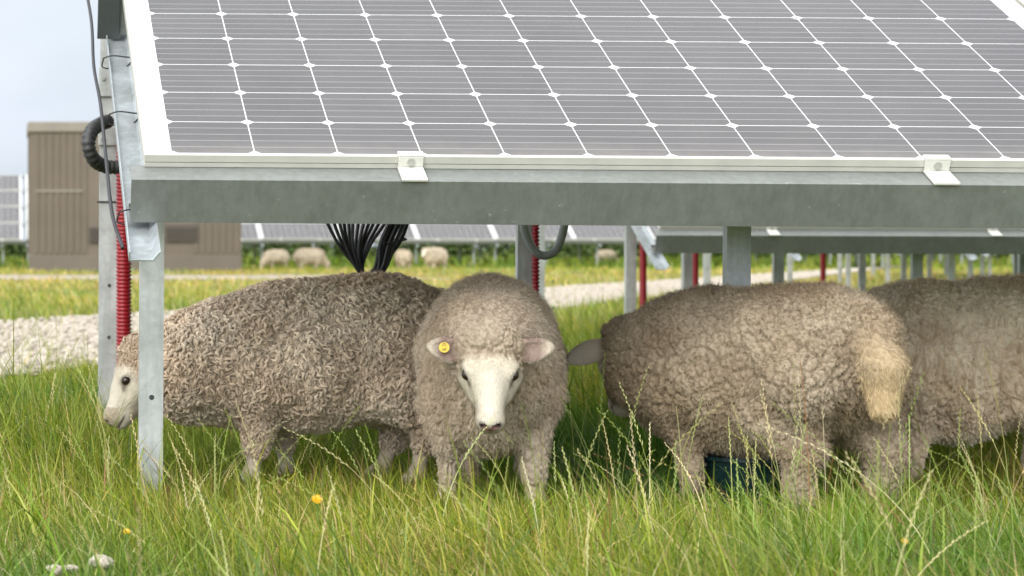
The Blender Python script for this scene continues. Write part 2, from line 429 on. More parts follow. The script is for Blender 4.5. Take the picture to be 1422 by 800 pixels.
# loose chalk lumps lying on the track
def lumps(name, P, size, tint=None):
    ico = [(0, 0, -1), (.72, -.53, -.45), (-.28, -.85, -.45), (-.89, 0, -.45), (-.28, .85, -.45), (.72, .53, -.45), (.28, -.85, .45), (-.72, -.53, .45), (-.72, .53, .45), (.28, .85, .45), (.89, 0, .45), (0, 0, 1)]
    fc = [(0, 1, 2), (1, 0, 5), (0, 2, 3), (0, 3, 4), (0, 4, 5), (1, 5, 10), (2, 1, 6), (3, 2, 7), (4, 3, 8), (5, 4, 9), (1, 10, 6), (2, 6, 7), (3, 7, 8), (4, 8, 9), (5, 9, 10), (6, 10, 11), (7, 6, 11), (8, 7, 11), (9, 8, 11), (10, 9, 11)]
    ico = np.array(ico); fc = np.array(fc); n = len(P)
    V = ico[None]*size[:, None, None]*(1+rng.normal(0, .22, (n, 12, 1)))*np.array([1, 1, .6]); 
    a = rng.uniform(0, 2*PI, n); c, s = np.cos(a), np.sin(a)
    X = V[..., 0]*c[:, None]-V[..., 1]*s[:, None]; Y = V[..., 0]*s[:, None]+V[..., 1]*c[:, None]
    V = np.stack([X, Y, V[..., 2]], -1)+P[:, None, :]
    Q = fc[None]+(np.arange(n)*12)[:, None, None]
    return np_mesh(name, V.reshape(-1, 3), Q.reshape(-1, 3), n=3)
t = rng.uniform(0, 1, 30000)**1.3; s_ = rng.uniform(-.03, 1.03, 30000)
A_ = np.array([0.0, 5.3]); Bv = np.array([40.0, 91.0]); wv = np.array([-.0, 4.4+0.0])
# follow the same straight strip
def on_track(t, s):
    a = np.array([-8.0, -7.2])+np.outer(t, np.array([78.0, 176.2])); b = np.array([-13.5, -8.5])+np.outer(t, np.array([118.5, 238.5]))
    return a+(b-a)*s[:, None]
tt = .06+t*.30; pp = on_track(tt, s_)
P = np.c_[pp, np.full(len(pp), .012)]
tag(link('gravel', lumps('gravel', P, rng.uniform(.009, .034, len(P))), M['stone']), 'loose white chalk lumps strewn over the gravel track behind the sheep', 'gravel', kind='stuff')

# ------------------------------------------------------------------ solar arrays
TILT = R(25.15); CT, ST = math.cos(TILT), math.sin(TILT)
PW, PH, CELL = 2.278, 1.11, .18
H0 = .767
def sl(u, L, n): return (u, L*CT-n*ST, H0+L*ST+n*CT)
def panel_meshes():
    t = .03
    mb = MB(); w = .011
    f = lambda x, y, z: sl(x, y, z)
    # frame: outer walls with a lip over the glass and a groove line on the outside
    mb.box(0, PW, 0, w, .012, t, f, .0012); mb.box(0, PW, .0015, w, 0, .0105, f, .001)
    mb.box(0, PW, PH-w, PH, 0, t, f, .0012)
    mb.box(0, w, w, PH-w, 0, t, f, .0012); mb.box(PW-w, PW, w, PH-w, 0, t, f, .0012)
    fm = mb.mesh('frame')
    mx = .059; my = .015
    vs = [sl(a, b, .0275) for a, b in ((w, w), (PW-w, w), (PW-w, PH-w), (w, PH-w))] + [sl(a, b, .021) for a, b in ((w, w), (PW-w, w), (PW-w, PH-w), (w, PH-w))]
    gm = bpy.data.meshes.new('solar_panel'); gm.from_pydata(vs, [], [(0, 1, 2, 3), (7, 6, 5, 4), (0, 4, 5, 1), (1, 5, 6, 2), (2, 6, 7, 3), (3, 7, 4, 0)])
    ul = gm.uv_layers.new(name='UVMap')
    cr = ((w, w), (PW-w, w), (PW-w, PH-w), (w, PH-w))
    for p in gm.polygons:
        if p.index: p.material_index = 1
        for li in p.loop_indices:
            a, b = cr[gm.loops[li].vertex_index % 4]
            ul.data[li].uv = ((a-mx)/CELL, (b-my)/CELL)
    gm.materials.append(M['glass']); gm.materials.append(M['dark_back'])
    fm.materials.append(M['frame'])
    return gm, fm
GM, FM = panel_meshes()
CLAMP = None
def clamp_mesh():
    mb = MB(); w = .055
    # one folded plate: lip on frame, upright, foot on the purlin flange
    mb.box(0, w, -.006, .016, .0305, .0355, sl, .0012)
    mb.box(.0005, w-.0005, -.006, -.0005, .0075, .0305, sl, .001)
    mb.box(0, w, -.072, -.0005, .001, .0075, sl, .0012)
    mb.m = 1
    v = lambda x, y, z: sl(x, y, z)
    mb.cyl((w/2, -.011, .019), .0085, .005, 'y', 6, fn=v)
    me = mb.mesh('clamp'); me.materials.append(M['clamp']); me.materials.append(M['bolt']); return me
CLM = clamp_mesh()
def array(cols, posts, rows=4, detail=True):
    """root at the lower left corner of the panel field, on the ground"""
    root = empty('solar_array')
    pitch = PW+.012
    for r in range(rows):
        for c in range(cols):
            g = bpy.data.objects.new('solar_panel', GM); COL.objects.link(g); g.parent = root
            off = Vector(sl(c*pitch, r*(PH+.09-.0), 0))-Vector(sl(0, 0, 0)); g.location = off
            f = bpy.data.objects.new('frame', FM); COL.objects.link(f); f.parent = g
    Wd = cols*pitch
    for r in range(rows+1):
        mb = MB(); L0 = r*(PH+.09)-.066 if r == 0 else r*(PH+.09)-.085
        t = .003
        # C section: web in front, flanges behind, short return lip
        pr = [(0, 0), (.075, 0), (.075, -.012), (.075-t, -.012), (.075-t, -t), (t, -t), (t, -.1+t), (.075-t, -.1+t), (.075-t, -.088), (.075, -.088), (.075, -.1), (0, -.1)]
        if r: pr = pr
        mb.extrude(pr, -.030, Wd+.03, lambda p, q, x: sl(x, L0+p, q-.0005))
        mb.build('purlin', M['purlin'], root)
    for i, (u, yf, yr, ov, *ex) in enumerate(posts):
        ru, pu = (ex+[0, 0])[:2] if ex else (0, 0)
        mb = MB(); t = .003
        # rafter: channel open upwards, its right side flared, with a half round notch at the low end
        pr = [(-.050, -.1015), (-.047, -.1015), (-.047, -.1195), (.001, -.1195), (.014, -.1015), (.017, -.1015), (.0025, -.1225), (-.050, -.1225)]
        cx = u-.045+ru
        mb.extrude(pr, -ov, rows*(PH+.09)+.1, lambda p, q, x: sl(cx+p+.012, x, q))
        mb.build('rafter', M['galv_rafter'], root)
        for k, (yy, w) in enumerate(((yf, .058), (yr, .068))):
            Lp = yy/CT; top = H0+Lp*ST-.118
            if detail: top = H0+Lp*ST-.045
            mb = MB(); d = .034; x0 = u+pu-w/2+.002; x1 = u+pu+w/2; tt = .0035
            # lipped C section, web towards the low side
            pr = [(x0, yy), (x1, yy), (x1, yy+d), (x1-.012, yy+d), (x1-.012, yy+d-tt), (x1-tt, yy+d-tt), (x1-tt, yy+tt), (x0+tt, yy+tt), (x0+tt, yy+d-tt), (x0+.012, yy+d-tt), (x0+.012, yy+d), (x0, yy+d)]
            mb.extrude(pr, -.3, top, lambda p, q, z: (p, q, z))
            if detail:
                mb.m = 1
                for zz in ((.245,) if k == 0 else (.47, .30)):
                    mb.cyl((u+.002, yy-.0012, zz), .0062, .002, 'y', 14)
            po = mb.build('post', [M['galv'], M['duct_black']], root)
    for c in range(cols):
        for k in range(2):
            o = bpy.data.objects.new('clamp', CLM); COL.objects.link(o); o.parent = root
            o.location = (c*pitch+.546+k*1.133, 0, 0)
    return root
X0 = wx(197, 5.075)
main = array(3, [(.044, 5.5-5.087, 7.75-5.087, .215), (1.412, 5.5-5.087, 7.72-5.087, -.1), (3.35, .413, 2.663, -.1), (5.4, .413, 2.663, .2)])
main.location = (X0, 5.087, 0); main.rotation_euler = (0, .0068, 0)
tag(main, 'nearest big solar array whose panels and steel beam roof over the sheep', 'solar array', 'solar arrays on posts in the field')
# extras that only the near array shows: splice plate at its second purlin, cable ties
mb = MB()
mb.box(-.062, -.004, 1.2-.092, 1.2-.086, -.112, .004, sl, .001); mb.build('end_plate', simple('plate_dark', (.10, .11, .11), .5, .6, (30, .1)), main)
for L in (-.02, .55, .93, 1.55):
    mb = MB()
    pts = [(-.052, L, -.0985), (-.052, L, -.124), (0.0, L, -.124), (.021, L, -.1), (.0, L+.004, -.096), (-.03, L+.006, -.094), (-.052, L, -.0985)]
    mb.tube([sl(*p) for p in spline(pts, 5)], .0019, 5); mb.build('cable_tie', M['cable'], main)
# collar brackets on rear left post
mb = MB(); yy = 2.663
for z0, z1 in ((1.09, 1.19), (.93, .99)):
    mb = MB(); mb.box(.006, .082, yy-.012, yy-.003, z0, z1, None, .002)
    mb.m = 1; mb.cyl((.02, yy-.018, z1-.04), .008, .006, 'y', 6)
    mb.build('bracket', [M['galv'], M['bolt']], main)
mb = MB(); mb.tube([(.006, yy-.004, .745), (.082, yy-.004, .745), (.082, yy+.04, .745), (.006, yy+.04, .745), (.006, yy-.004, .745)], .0028, 5); mb.build('cable_tie', M['cable'], main)

def plain_array(px, d, dz, label, posts, group='solar arrays on posts in the field', x=None):
    a = array(3, posts, detail=True)
    a.location = (wx(px, d) if x is None else x, d, dz); a.rotation_euler = (0, .003, 0)
    tag(a, label, 'solar array', group); return a
r2 = plain_array(915, 12.1, -.080, 'second solar array on the right, its dark beam just above the two rear sheep', [(.06, .45, 2.6, .22, -.035, -.085), (1.50, .45, 2.7, -.1), (3.0, .45, 2.6, .2), (4.6, .45, 2.6, .2), (6.3, .45, 2.6, .2)])
# each later row is a copy, shifted along the track
proto_posts = [(.06, .45, 2.6, .22), (1.56, .45, 2.6, .2), (3.06, .45, 2.6, .2), (4.6, .45, 2.6, .2), (6.3, .45, 2.6, .2)]
r3 = plain_array(1098, 20.2, -.075, 'third solar array from the front, seen under the second one beside the track', proto_posts)
for px, d, lb in ((1190, 28.5, 'fourth solar array from the front, only its posts showing under the rows ahead'), (1243, 37, 'fifth solar array from the front, thin posts beside the far end of the track'), (1277, 46, 'most distant solar array of the right hand block, posts tiny at the track end')):
    c = copy_tree(r3); c.location = (wx(px, d), d, -.075+.0002*d); c['label'] = lb
far = []
for k, lb in ((-2, 'far solar array left of the brown cabin with its white end frame showing'), (-1, 'far solar array standing behind the brown cabin'), (0, 'far solar array behind the grazing pair and the hanging black cables'), (1, 'far solar array behind the grey hanging conduit'), (2, 'far solar array behind the second array and the ducted post'), (3, 'far solar array at the right, behind the rows of posts')):
    c = copy_tree(r3); c.location = (7.52+6.87*k-(.0 if k > -2 else .12), 69, .09); c['label'] = lb
    c['group'] = 'far row of solar arrays'

# ------------------------------------------------------------------ ducts and cables
def corr(pts, r, pitch, depth, n=14):
    """corrugated pipe along a dense path"""
    pts = [Vector(p) for p in pts]; out = [pts[0]]; rad = [r]
    # resample
    seg = [0]
    for a, b in zip(pts, pts[1:]): seg.append(seg[-1]+(b-a).length)
    tot = seg[-1]; stepn = int(tot/pitch*4); P = []; Rr = []
    j = 0
    for i in range(stepn+1):
        s = tot*i/stepn
        while j < len(seg)-2 and seg[j+1] < s: j += 1
        t = (s-seg[j])/max(1e-9, seg[j+1]-seg[j]); P.append(pts[j].lerp(pts[j+1], t)); Rr.append(r-(depth if i % 4 in (0, 3) else 0))
    mb = MB(); mb.tube(P, Rr, n); return mb
def duct(px, d, r, z1, label, lean=0.0):
    x = wx(px, d); o = corr(spline([(x, d, -.1), (x-lean*.3, d, z1*.4), (x-lean, d, z1)], 6), r, .0125, .0045).build('duct', M['duct_red'], None, True)
    return tag(o, label, 'duct', 'red cable ducts beside array posts')
duct(172, 7.72, .026, 1.45, 'red ribbed cable duct rising beside the rear left post', .0)
duct(744, 7.70, .013, 1.5, 'slim red duct beside the post behind the centre sheep')
duct(893, 12.50, .021, .86, 'red duct beside the first post of the second array')
duct(966, 14.6, .020, .9, 'faint red duct to the right of the small grey post, between two arrays')
duct(1143, 22.9, .030, .9, 'tiny red duct far off among the thin posts')
# extra post with the faint duct, standing under the second array
mb = MB(); x = wx(955, 14.75); mb.box(x-.036, x+.036, 14.72, 14.77, -.2, 1.2, None, .003)
po = mb.build('support_post', M['galv']); tag(po, 'lone galvanised post with the faint red duct under the second array', 'post')
# black ribbed loop at the rear left post
d = 7.55
pts = [(wx(152, d), d+.12, wz(166, d)), (wx(143, d), d+.06, wz(170, d)), (wx(128, d), d-.02, wz(181, d)), (wx(122, d), d-.05, wz(200, d)), (wx(128, d), d-.04, wz(220, d)), (wx(143, d), d, wz(230, d)), (wx(165, d), d+.02, wz(232, d)), (wx(185, d), d+.04, wz(226, d))]
o = corr(spline(pts, 8), .0235, .017, .003, 14).build('conduit', M['duct_black'], None, True)
tag(o, 'black ribbed conduit looping out round the rear left post', 'conduit')
# grey U conduit
d = 6.6
pts = [(wx(724, d), d, wz(270, d)), (wx(726, d), d, wz(305, d)), (wx(732, d), d, wz(330, d)), (wx(744, d), d, wz(350, d)), (wx(758, d), d, wz(355, d)), (wx(772, d), d, wz(347, d)), (wx(781, d), d, wz(325, d)), (wx(785, d), d, wz(300, d)), (wx(785, d), d, wz(265, d))]
mb = MB(); mb.tube(spline(pts, 8), .0118, 14); o = mb.build('conduit', M['duct_grey'], None, True)
tag(o, 'smooth grey conduit hanging in a U below the beam', 'conduit')
# black cable bundle hanging in a V
d = 6.35
root = empty('cable_bundle', (wx(515, d), d, wz(372, d)))
tag(root, 'bundle of black cables hanging in a V behind the beam above the left sheep', 'cables')
tops = [452, 462, 470, 477, 484, 490, 498, 506, 514, 521, 529, 538]
rl = root.location
for i, tx in enumerate(tops):
    y = d+random.uniform(-.03, .03); k = i/11
    e = 541+ (i % 5)*6+random.uniform(-2, 2)
    b1 = 497+k*9-random.uniform(0, 4); b2 = 514+(i % 4)*5
    pts = [(wx(tx-3, y), y, wz(280, y)), (wx(tx, y), y, wz(303, y)), (wx(tx*.42+(b1-8)*.58, y), y, wz(342, y)), (wx(b1, y), y, wz(373+random.uniform(-3, 3), y)), (wx((b1+b2)/2, y), y, wz(386+random.uniform(-3, 5), y)), (wx(b2+6, y), y, wz(373, y)), (wx(e-12, y), y, wz(340, y)), (wx(e+2, y), y, wz(305, y)), (wx(e+3, y), y, wz(275, y))]
    mb = MB(); mb.tube([p-Vector(rl) for p in spline(pts, 7)], .0048, 7); mb.build('cable', M['cable'], root, True)
mb = MB(); mb.tube([p-Vector(rl) for p in spline([(wx(533, d), d-.04, wz(338, d)), (wx(560, d), d-.04, wz(333, d)), (wx(558, d), d+.04, wz(331, d)), (wx(533, d), d+.04, wz(337, d)), (wx(533, d), d-.04, wz(338, d)), (wx(527, d), d-.05, wz(336, d))], 4)], .0025, 6); mb.build('tie', M['cable'], root, True)
# thin cable running down beside the rafter
pts = []
for L, n_, u in ((1.9, -.09, -.068), (1.5, -.085, -.074), (1.2, -.10, -.066), (.9, -.11, -.07), (.62, -.10, -.064), (.3, -.115, -.062), (.02, -.12, -.06), (-.15, -.122, -.045)):
    v = Vector(sl(u, L, n_)); pts.append((X0+v[0], 5.087+v[1], v[2]))
mb = MB(); mb.tube(spline(pts, 8), .0042, 7); o = mb.build('cable', M['cable'], None, True); tag(o, 'thin black cable clipped along the left rafter of the near array', 'cable')

# ------------------------------------------------------------------ cabin
d = 58.0; bx0, bx1 = wx(42, d), wx(335, d); hh = wz(169, d)
cab = empty('substation_cabin', (bx0, d, 0)); Wb = bx1-bx0
tag(cab, 'brown grey clad electrical cabin with a flat pale roof edge and louvred vents', 'cabin')
mb = MB(); mb.box(0, Wb, 0, 3.0, .38, hh-.25)
# vertical ribs of the cladding
for i in range(int(Wb/.17)):
    x = .12+i*.17
    if 1.33 < x < 1.75 or 3.2 < x < 3.95: continue
    mb.box(x, x+.07, -.035, .001, .47, hh-.30)
for i in range(16): mb.box(-.03, .001, .12+i*.18, .19+i*.18, .47, hh-.3)
mb.build('wall', M['bwall'], cab)
mb = MB(); mb.box(-.06, Wb+.06, -.07, 3.07, hh-.26, hh, None, .02); mb.build('roof', M['bcap'], cab)
mb = MB(); mb.box(-.015, Wb+.015, -.045, 3.03, 0, .42, None, .01); mb.build('plinth', M['bplinth'], cab)
for x0, x1, z0, z1 in ((1.45, 1.75, .72, 1.12), (3.32, 4.12, .74, 1.18)):
    mb = MB(); mb.box(x0, x1, -.05, .0, z0, z1)
    for k in range(7): mb.box(x0+.03, x1-.03, -.075, -.045, z0+.04+k*.05, z0+.06+k*.05)
    mb.build('vent', M['bvent'], cab)
mb = MB(); mb.box(.12, 1.3, -.045, -.036, 1.98, 2.03); mb.build('rail', M['bcap'], cab)

# ------------------------------------------------------------------ hedge beyond the far arrays
def leaves(name, n, cx, cy, hw, hd, h, size, cols):
    u = rng.uniform(-1, 1, n); v = rng.uniform(-1, 1, n); w = rng.uniform(0, 1, n)**.7
    x = cx+u*hw; top = h*(.75+.18*np.sin(x*.9)+.12*np.sin(x*2.3+1)+.08*np.sin(x*5.1))
    P = np.c_[x, cy+v*hd, w*top]
    a = rng.normal(size=(n, 3)); a /= np.linalg.norm(a, axis=1)[:, None]; b = np.cross(a, rng.normal(size=(n, 3))); b /= np.linalg.norm(b, axis=1)[:, None]
    s = rng.uniform(.6, 1.3, n)[:, None]*size
    V = np.stack([P-a*s, P+b*s*.6, P+a*s, P-b*s*.6], 1).reshape(-1, 3)
    Q = np.arange(n*4).reshape(-1, 4)
    t = cols[0]+(cols[1]-cols[0])*rng.uniform(0, 1, (n, 1)); t = np.repeat(t, 4, 0)
    return np_mesh(name, V, Q, t)
me = leaves('hedge', 60000, 20, 0, 75, 1.0, 2.1, .16, np.array([[.05, .08, .022], [.12, .17, .045]]))
hd_ = link('hedge', me, M['leaf']); hd_.location = (10, 118, 0); tag(hd_, 'long dark green hedge at the far edge of the field behind the arrays', 'hedge')

# ------------------------------------------------------------------ tub under the sheep
def lathe(prof, n=36, c=(0, 0, 0)):
    mb = MB(); vs = []; m = len(prof)
    for i in range(n):
        a = 2*PI*i/n
        for r, z in prof: vs.append((c[0]+r*math.cos(a), c[1]+r*math.sin(a), c[2]+z))
    fs = [(i*m+j, ((i+1) % n)*m+j, ((i+1) % n)*m+j+1, i*m+j+1) for i in range(n) for j in range(m-1)]
    mb.add(vs, fs); return mb
tub = empty('feed_tub', (1.73, 5.46, -.03)); tag(tub, 'dark teal plastic feed tub in the grass under the rear sheep', 'tub')
lathe([(.001, .004), (.085, .004), (.108, .135), (.116, .135), (.116, .143), (.103, .143), (.082, .012), (.001, .012)]).build('bowl', M['teal'], tub, False)
for s_a in (0, PI):
    mb = MB(); mb.tube(spline([(.113*math.cos(s_a), -.035, .125), (.140*math.cos(s_a), -.02, .112), (.140*math.cos(s_a), .02, .112), (.113*math.cos(s_a), .035, .125)], 5), .005, 7); mb.build('handle', M['teal'], tub, True)

# ------------------------------------------------------------------ sheep
# signed distance primitives, all in the sheep's own frame: +x head, +y its left, +z up
def ell(p, c, r):
    q = (p-np.array(c, np.float32))/np.array(r, np.float32); k0 = np.sqrt((q*q).sum(-1))+1e-9
    q2 = (p-np.array(c, np.float32))/np.array(r, np.float32)**2; k1 = np.sqrt((q2*q2).sum(-1))+1e-9
    return k0*(k0-1)/k1
def rell(p, c, r, Rm):       # rotated ellipsoid, Rm columns = axes
    q = (p-np.array(c, np.float32))@Rm.astype(np.float32); return ell(q, (0, 0, 0), r)
def cone(p, a, b, ra, rb):
    a = np.array(a, np.float32); b = np.array(b, np.float32); ab = b-a
    t = np.clip(((p-a)@ab)/(ab@ab), 0, 1); t = t.astype(np.float32)
    return np.linalg.norm(p-a-t[..., None]*ab, axis=-1)-(ra+(rb-ra)*t)
def smin(a, b, k):
    h = np.clip(.5+.5*(b-a)/k, 0, 1); return b+(a-b)*h-k*h*(1-h)
def smax(a, b, k): return -smin(-a, -b, k)
def vn(v): v = np.array(v, float); return v/np.linalg.norm(v)

def hash3(i):
    i = i.astype(np.int64); h = (i[..., 0]*73856093) ^ (i[..., 1]*19349663) ^ (i[..., 2]*83492791)
    out = []
    for k in (0x9E3779B1, 0x85EBCA6B, 0xC2B2AE35):
        x = (h*k) & 0xffffffff; x ^= x >> 15; x = (x*0x2c1b3c6d) & 0xffffffff; x ^= x >> 12
        out.append((x & 0xffff)/65535.0)
    return np.stack(out, -1)
def worley(p, s):
    """F1, F2 and the nearest feature point, cell size s"""
    q = p/s; b = np.floor(q); f1 = np.full(len(p), 9.0); f2 = f1.copy(); c = np.zeros((len(p), 3))
    for dx in (-1, 0, 1):
        for dy in (-1, 0, 1):
            for dz in (-1, 0, 1):
                cell = b+np.array([dx, dy, dz]); fp = cell+hash3(cell); d = np.linalg.norm(fp-q, axis=1)
                m = d < f1; f2 = np.where(m, f1, np.minimum(f2, d)); f1 = np.where(m, d, f1); c[m] = fp[m]
    return f1*s, f2*s, c*s
def vnoise(p, s):
    q = p/s; b = np.floor(q); f = q-b; f = f*f*(3-2*f); out = 0
    for dx in (0, 1):
        for dy in (0, 1):
            for dz in (0, 1):
                w = (f[:, 0] if dx else 1-f[:, 0])*(f[:, 1] if dy else 1-f[:, 1])*(f[:, 2] if dz else 1-f[:, 2])
                out = out+w*hash3(b+np.array([dx, dy, dz]))[:, 0]
    return out*2-1

def surface_nets(fn, lo, hi, h):
    ax = [np.arange(lo[i], hi[i]+h, h, dtype=np.float32) for i in range(3)]
    G = np.stack(np.meshgrid(*ax, indexing='ij'), -1); D = np.empty(G.shape[:3], np.float32)
    for i in range(0, G.shape[0], 16): D[i:i+16] = fn(G[i:i+16])
    nx, ny, nz = D.shape; sg = D < 0
    cs = [(dx, dy, dz) for dx in (0, 1) for dy in (0, 1) for dz in (0, 1)]
    cnt = sum(sg[dx:nx-1+dx, dy:ny-1+dy, dz:nz-1+dz].astype(np.int8) for dx, dy, dz in cs)
    I = np.argwhere((cnt > 0) & (cnt < 8)); idx = -np.ones((nx-1, ny-1, nz-1), np.int64); idx[tuple(I.T)] = np.arange(len(I))
    acc = np.zeros((len(I), 3)); nn = np.zeros(len(I))
    for a in cs:
        for k in range(3):
            if a[k]: continue
            b = list(a); b[k] = 1
            da = D[tuple((I+a).T)]; db = D[tuple((I+b).T)]; m = (da < 0) != (db < 0)
            t = np.where(m, da/np.where(m, da-db, 1), 0); p = (I+a).astype(float); p[:, k] += t
            acc[m] += p[m]; nn[m] += 1
    V = acc/nn[:, None]*h+np.array(lo)
    Qs = []
    for k in range(3):
        s0 = [slice(1, -1)]*3; s0[k] = slice(0, -1); s1 = list(s0); s1[k] = slice(1, None)
        a = sg[tuple(s0)]; b = sg[tuple(s1)]
        E = np.argwhere(a != b); o = np.ones(3, int); o[k] = 0; E = E+o
        i1, i2 = (k+1) % 3, (k+2) % 3
        e1 = np.zeros(3, int); e1[i1] = 1; e2 = np.zeros(3, int); e2[i2] = 1
        q = np.stack([idx[tuple((E-e1-e2).T)], idx[tuple((E-e2).T)], idx[tuple(E.T)], idx[tuple((E-e1).T)]], 1)
        fl = sg[tuple(E.T)]; q[~fl] = q[~fl][:, ::-1]; Qs.append(q)
    return V, np.concatenate(Qs)

def head_frame(poll, nose):
    f = vn(np.array(nose)-np.array(poll)); return f
def sheep_sdf(sp):
    """returns functions for wool and skin distance"""
    hd = sp['head']; poll = np.array(hd['poll'], float); nose = np.array(hd['nose'], float)
    f = vn(nose-poll); s = vn(np.array(hd.get('side', (0, 1, 0)))); s = vn(s-f*(s@f)); u = np.cross(f, s)    # u: out of the forehead
    if u[0]*hd.get('fwd', 1) < 0 and abs(u[0]) > .2: u = -u
    k = sp.get('hs', 1.0)
    def H(a, b, c): return poll+(f*a+s*b+u*c)*k
    Rm = np.stack([f, s, u], 1)
    L = sp['legs']
    tors = sp.get('torso', [((.17, 0, .345), (.185, .150, .168)), ((.0, 0, .340), (.25, .178, .178)), ((-.19, 0, .355), (.175, .162, .170)), ((.02, 0, .42), (.30, .115, .105))])
    def wool(p):
        d = None
        for c, r in tors:
            e = ell(p, c, r); d = e if d is None else smin(d, e, .05)
        a, b, ra, rb = sp['neck']; d = smin(d, cone(p, a, b, ra, rb), .06)
        a, b, ra, rb = sp.get('neck2', (b, tuple(H(.01, 0, -.02)), rb, .062)); d = smin(d, cone(p, a, b, ra, rb), .04)
        d = smin(d, rell(p, H(-.012, 0, .012), (.054*k, .066*k, .054*k), Rm), .025)        # woolly poll
        if sp.get('cheek'): d = smin(d, cone(p, H(.0, 0, -.022), H(.115, 0, -.022), .066*k, .050*k), .03)
        for kind, top, knee, foot in L:
            if kind == 'f':
                d = smin(d, cone(p, top, knee, .075, .036), .035)
                if sp.get('legwool', .6) > 0:
                    m = np.array(knee)+(np.array(foot)-np.array(knee))*sp.get('legwool', .6); d = smin(d, cone(p, knee, m, .034, .026), .015)
            else:
                st = np.array(knee)+np.array((.075, 0, .10)); kt = sp.get('kt', .03); d = smin(d, cone(p, top, st, .105, .090), kt); d = smin(d, cone(p, st, knee, .090, sp.get('kr', .042)), .03)
                m = np.array(knee)+(np.array(foot)-np.array(knee))*sp.get('legwool', .6); d = smin(d, cone(p, knee, m, sp.get('kr', .042)*.85, .030*sp.get('kr', .042)/.042), .015)
        # tail
        if sp.get('tail', True):
            ty = sp.get('ty', 0); tr_ = sp.get('tr', 1); tl_ = smin(cone(p, (-.315, ty*.6, .45), (-.382, ty, .35), .034*tr_, .046*tr_), cone(p, (-.382, ty, .35), (-.385, ty, .262), .047*tr_, .030*tr_), .02); d = smin(d, tl_, .008)
        return d
    def skin(p):
        d = rell(p, H(.030, 0, -.018), (.072*k, .060*k, .058*k), Rm)
        d = smin(d, cone(p, H(.05, 0, -.014), H(.150, 0, -.012), .053*k, .0255*k), .025)
        d = smin(d, cone(p, H(.09, 0, .006), H(.155, 0, -.004), .022*k, .018*k), .02)             # nasal bridge
        d = smin(d, cone(p, H(.045, 0, -.052), H(.150, 0, -.034), .037*k, .022*k), .022)           # jaw
        d = smin(d, rell(p, H(.166, 0, -.010), (.026*k, .0300*k, .029*k), Rm), .012)                # muzzle
        d = smin(d, rell(p, H(.166, 0, -.036), (.020*k, .022*k, .013*k), Rm), .006)                # lower lip
        for sg in (-1, 1):
            d = smin(d, rell(p, H(.052, sg*.042, .012), (.026*k, .020*k, .018*k), Rm), .012)       # brow ridge
            d = smax(d, -rell(p, H(.066, sg*.0555, .010), (.0140*k, .010*k, .0105*k), Rm), .004)   # eye socket
            d = smax(d, -rell(p, H(.184, sg*.0125, .003), (.009*k, .0075*k, .0045*k), Rm), .004)   # nostril
            d = smin(d, cone(p, H(.10, sg*.030, -.028), H(.05, sg*.043, -.034), .014*k, .027*k), .015)
        d = smax(d, -rell(p, H(.176, 0, -.0285), (.022*k, .026*k, .0022*k), Rm), .003)             # mouth line
        d = smax(d, -rell(p, H(.194, 0, -.012), (.004*k, .0016*k, .014*k), Rm), .003)
        # ears: thin curved leaves
        for sg in (-1, 1):
            e0 = H(.004, sg*.050, -.012); droop = hd.get('ear', (.10, 1.0, -.02))
            ax = vn(f*droop[0]+s*sg*droop[1]+u*droop[2]); fw = vn(u*.86+f*.30-ax*(ax@(u*.86+f*.30))); up = np.cross(ax, fw)
            E = np.stack([ax, up, fw], 1); L_ = hd.get('earlen', .043)*k
            c = e0+ax*L_*.86
            ear = rell(p, c, (L_, .0275*k, .0125*k), E)
            ear = smin(ear, rell(p, c+ax*L_*.50, (L_*.70, .0155*k, .0075*k), E), .010)
            ear = smax(ear, -rell(p, c+fw*.0125*k+ax*.006, (L_*.86, .0200*k, .0125*k), E), .003)
            d = smin(d, ear, .005); d = smin(d, cone(p, H(.006, sg*.035, -.015), c-ax*L_*.78, .018*k, .0105*k), .008)
        for kind, top, knee, foot in L:
            knee = np.array(knee, float); foot = np.array(foot, float); fet = foot+(knee-foot)*.26
            d = np.minimum(d, cone(p, knee+(0, 0, .03), knee, .025, .023))
            d = smin(d, cone(p, knee, fet, .0215, .0165), .01); d = smin(d, rell(p, fet, (.021, .020, .022), np.eye(3)), .008)
            d = smin(d, cone(p, fet, foot+(.012, 0, .022), .0165, .020), .008)
            d = smin(d, cone(p, foot+(.014, .0085, .022), foot+(.022, .0095, .009), .0165, .0125), .005); d = smin(d, cone(p, foot+(.014, -.0085, .022), foot+(.022, -.0095, .009), .0165, .0125), .005)
        return d
    return wool, skin, H, (f, s, u, k)

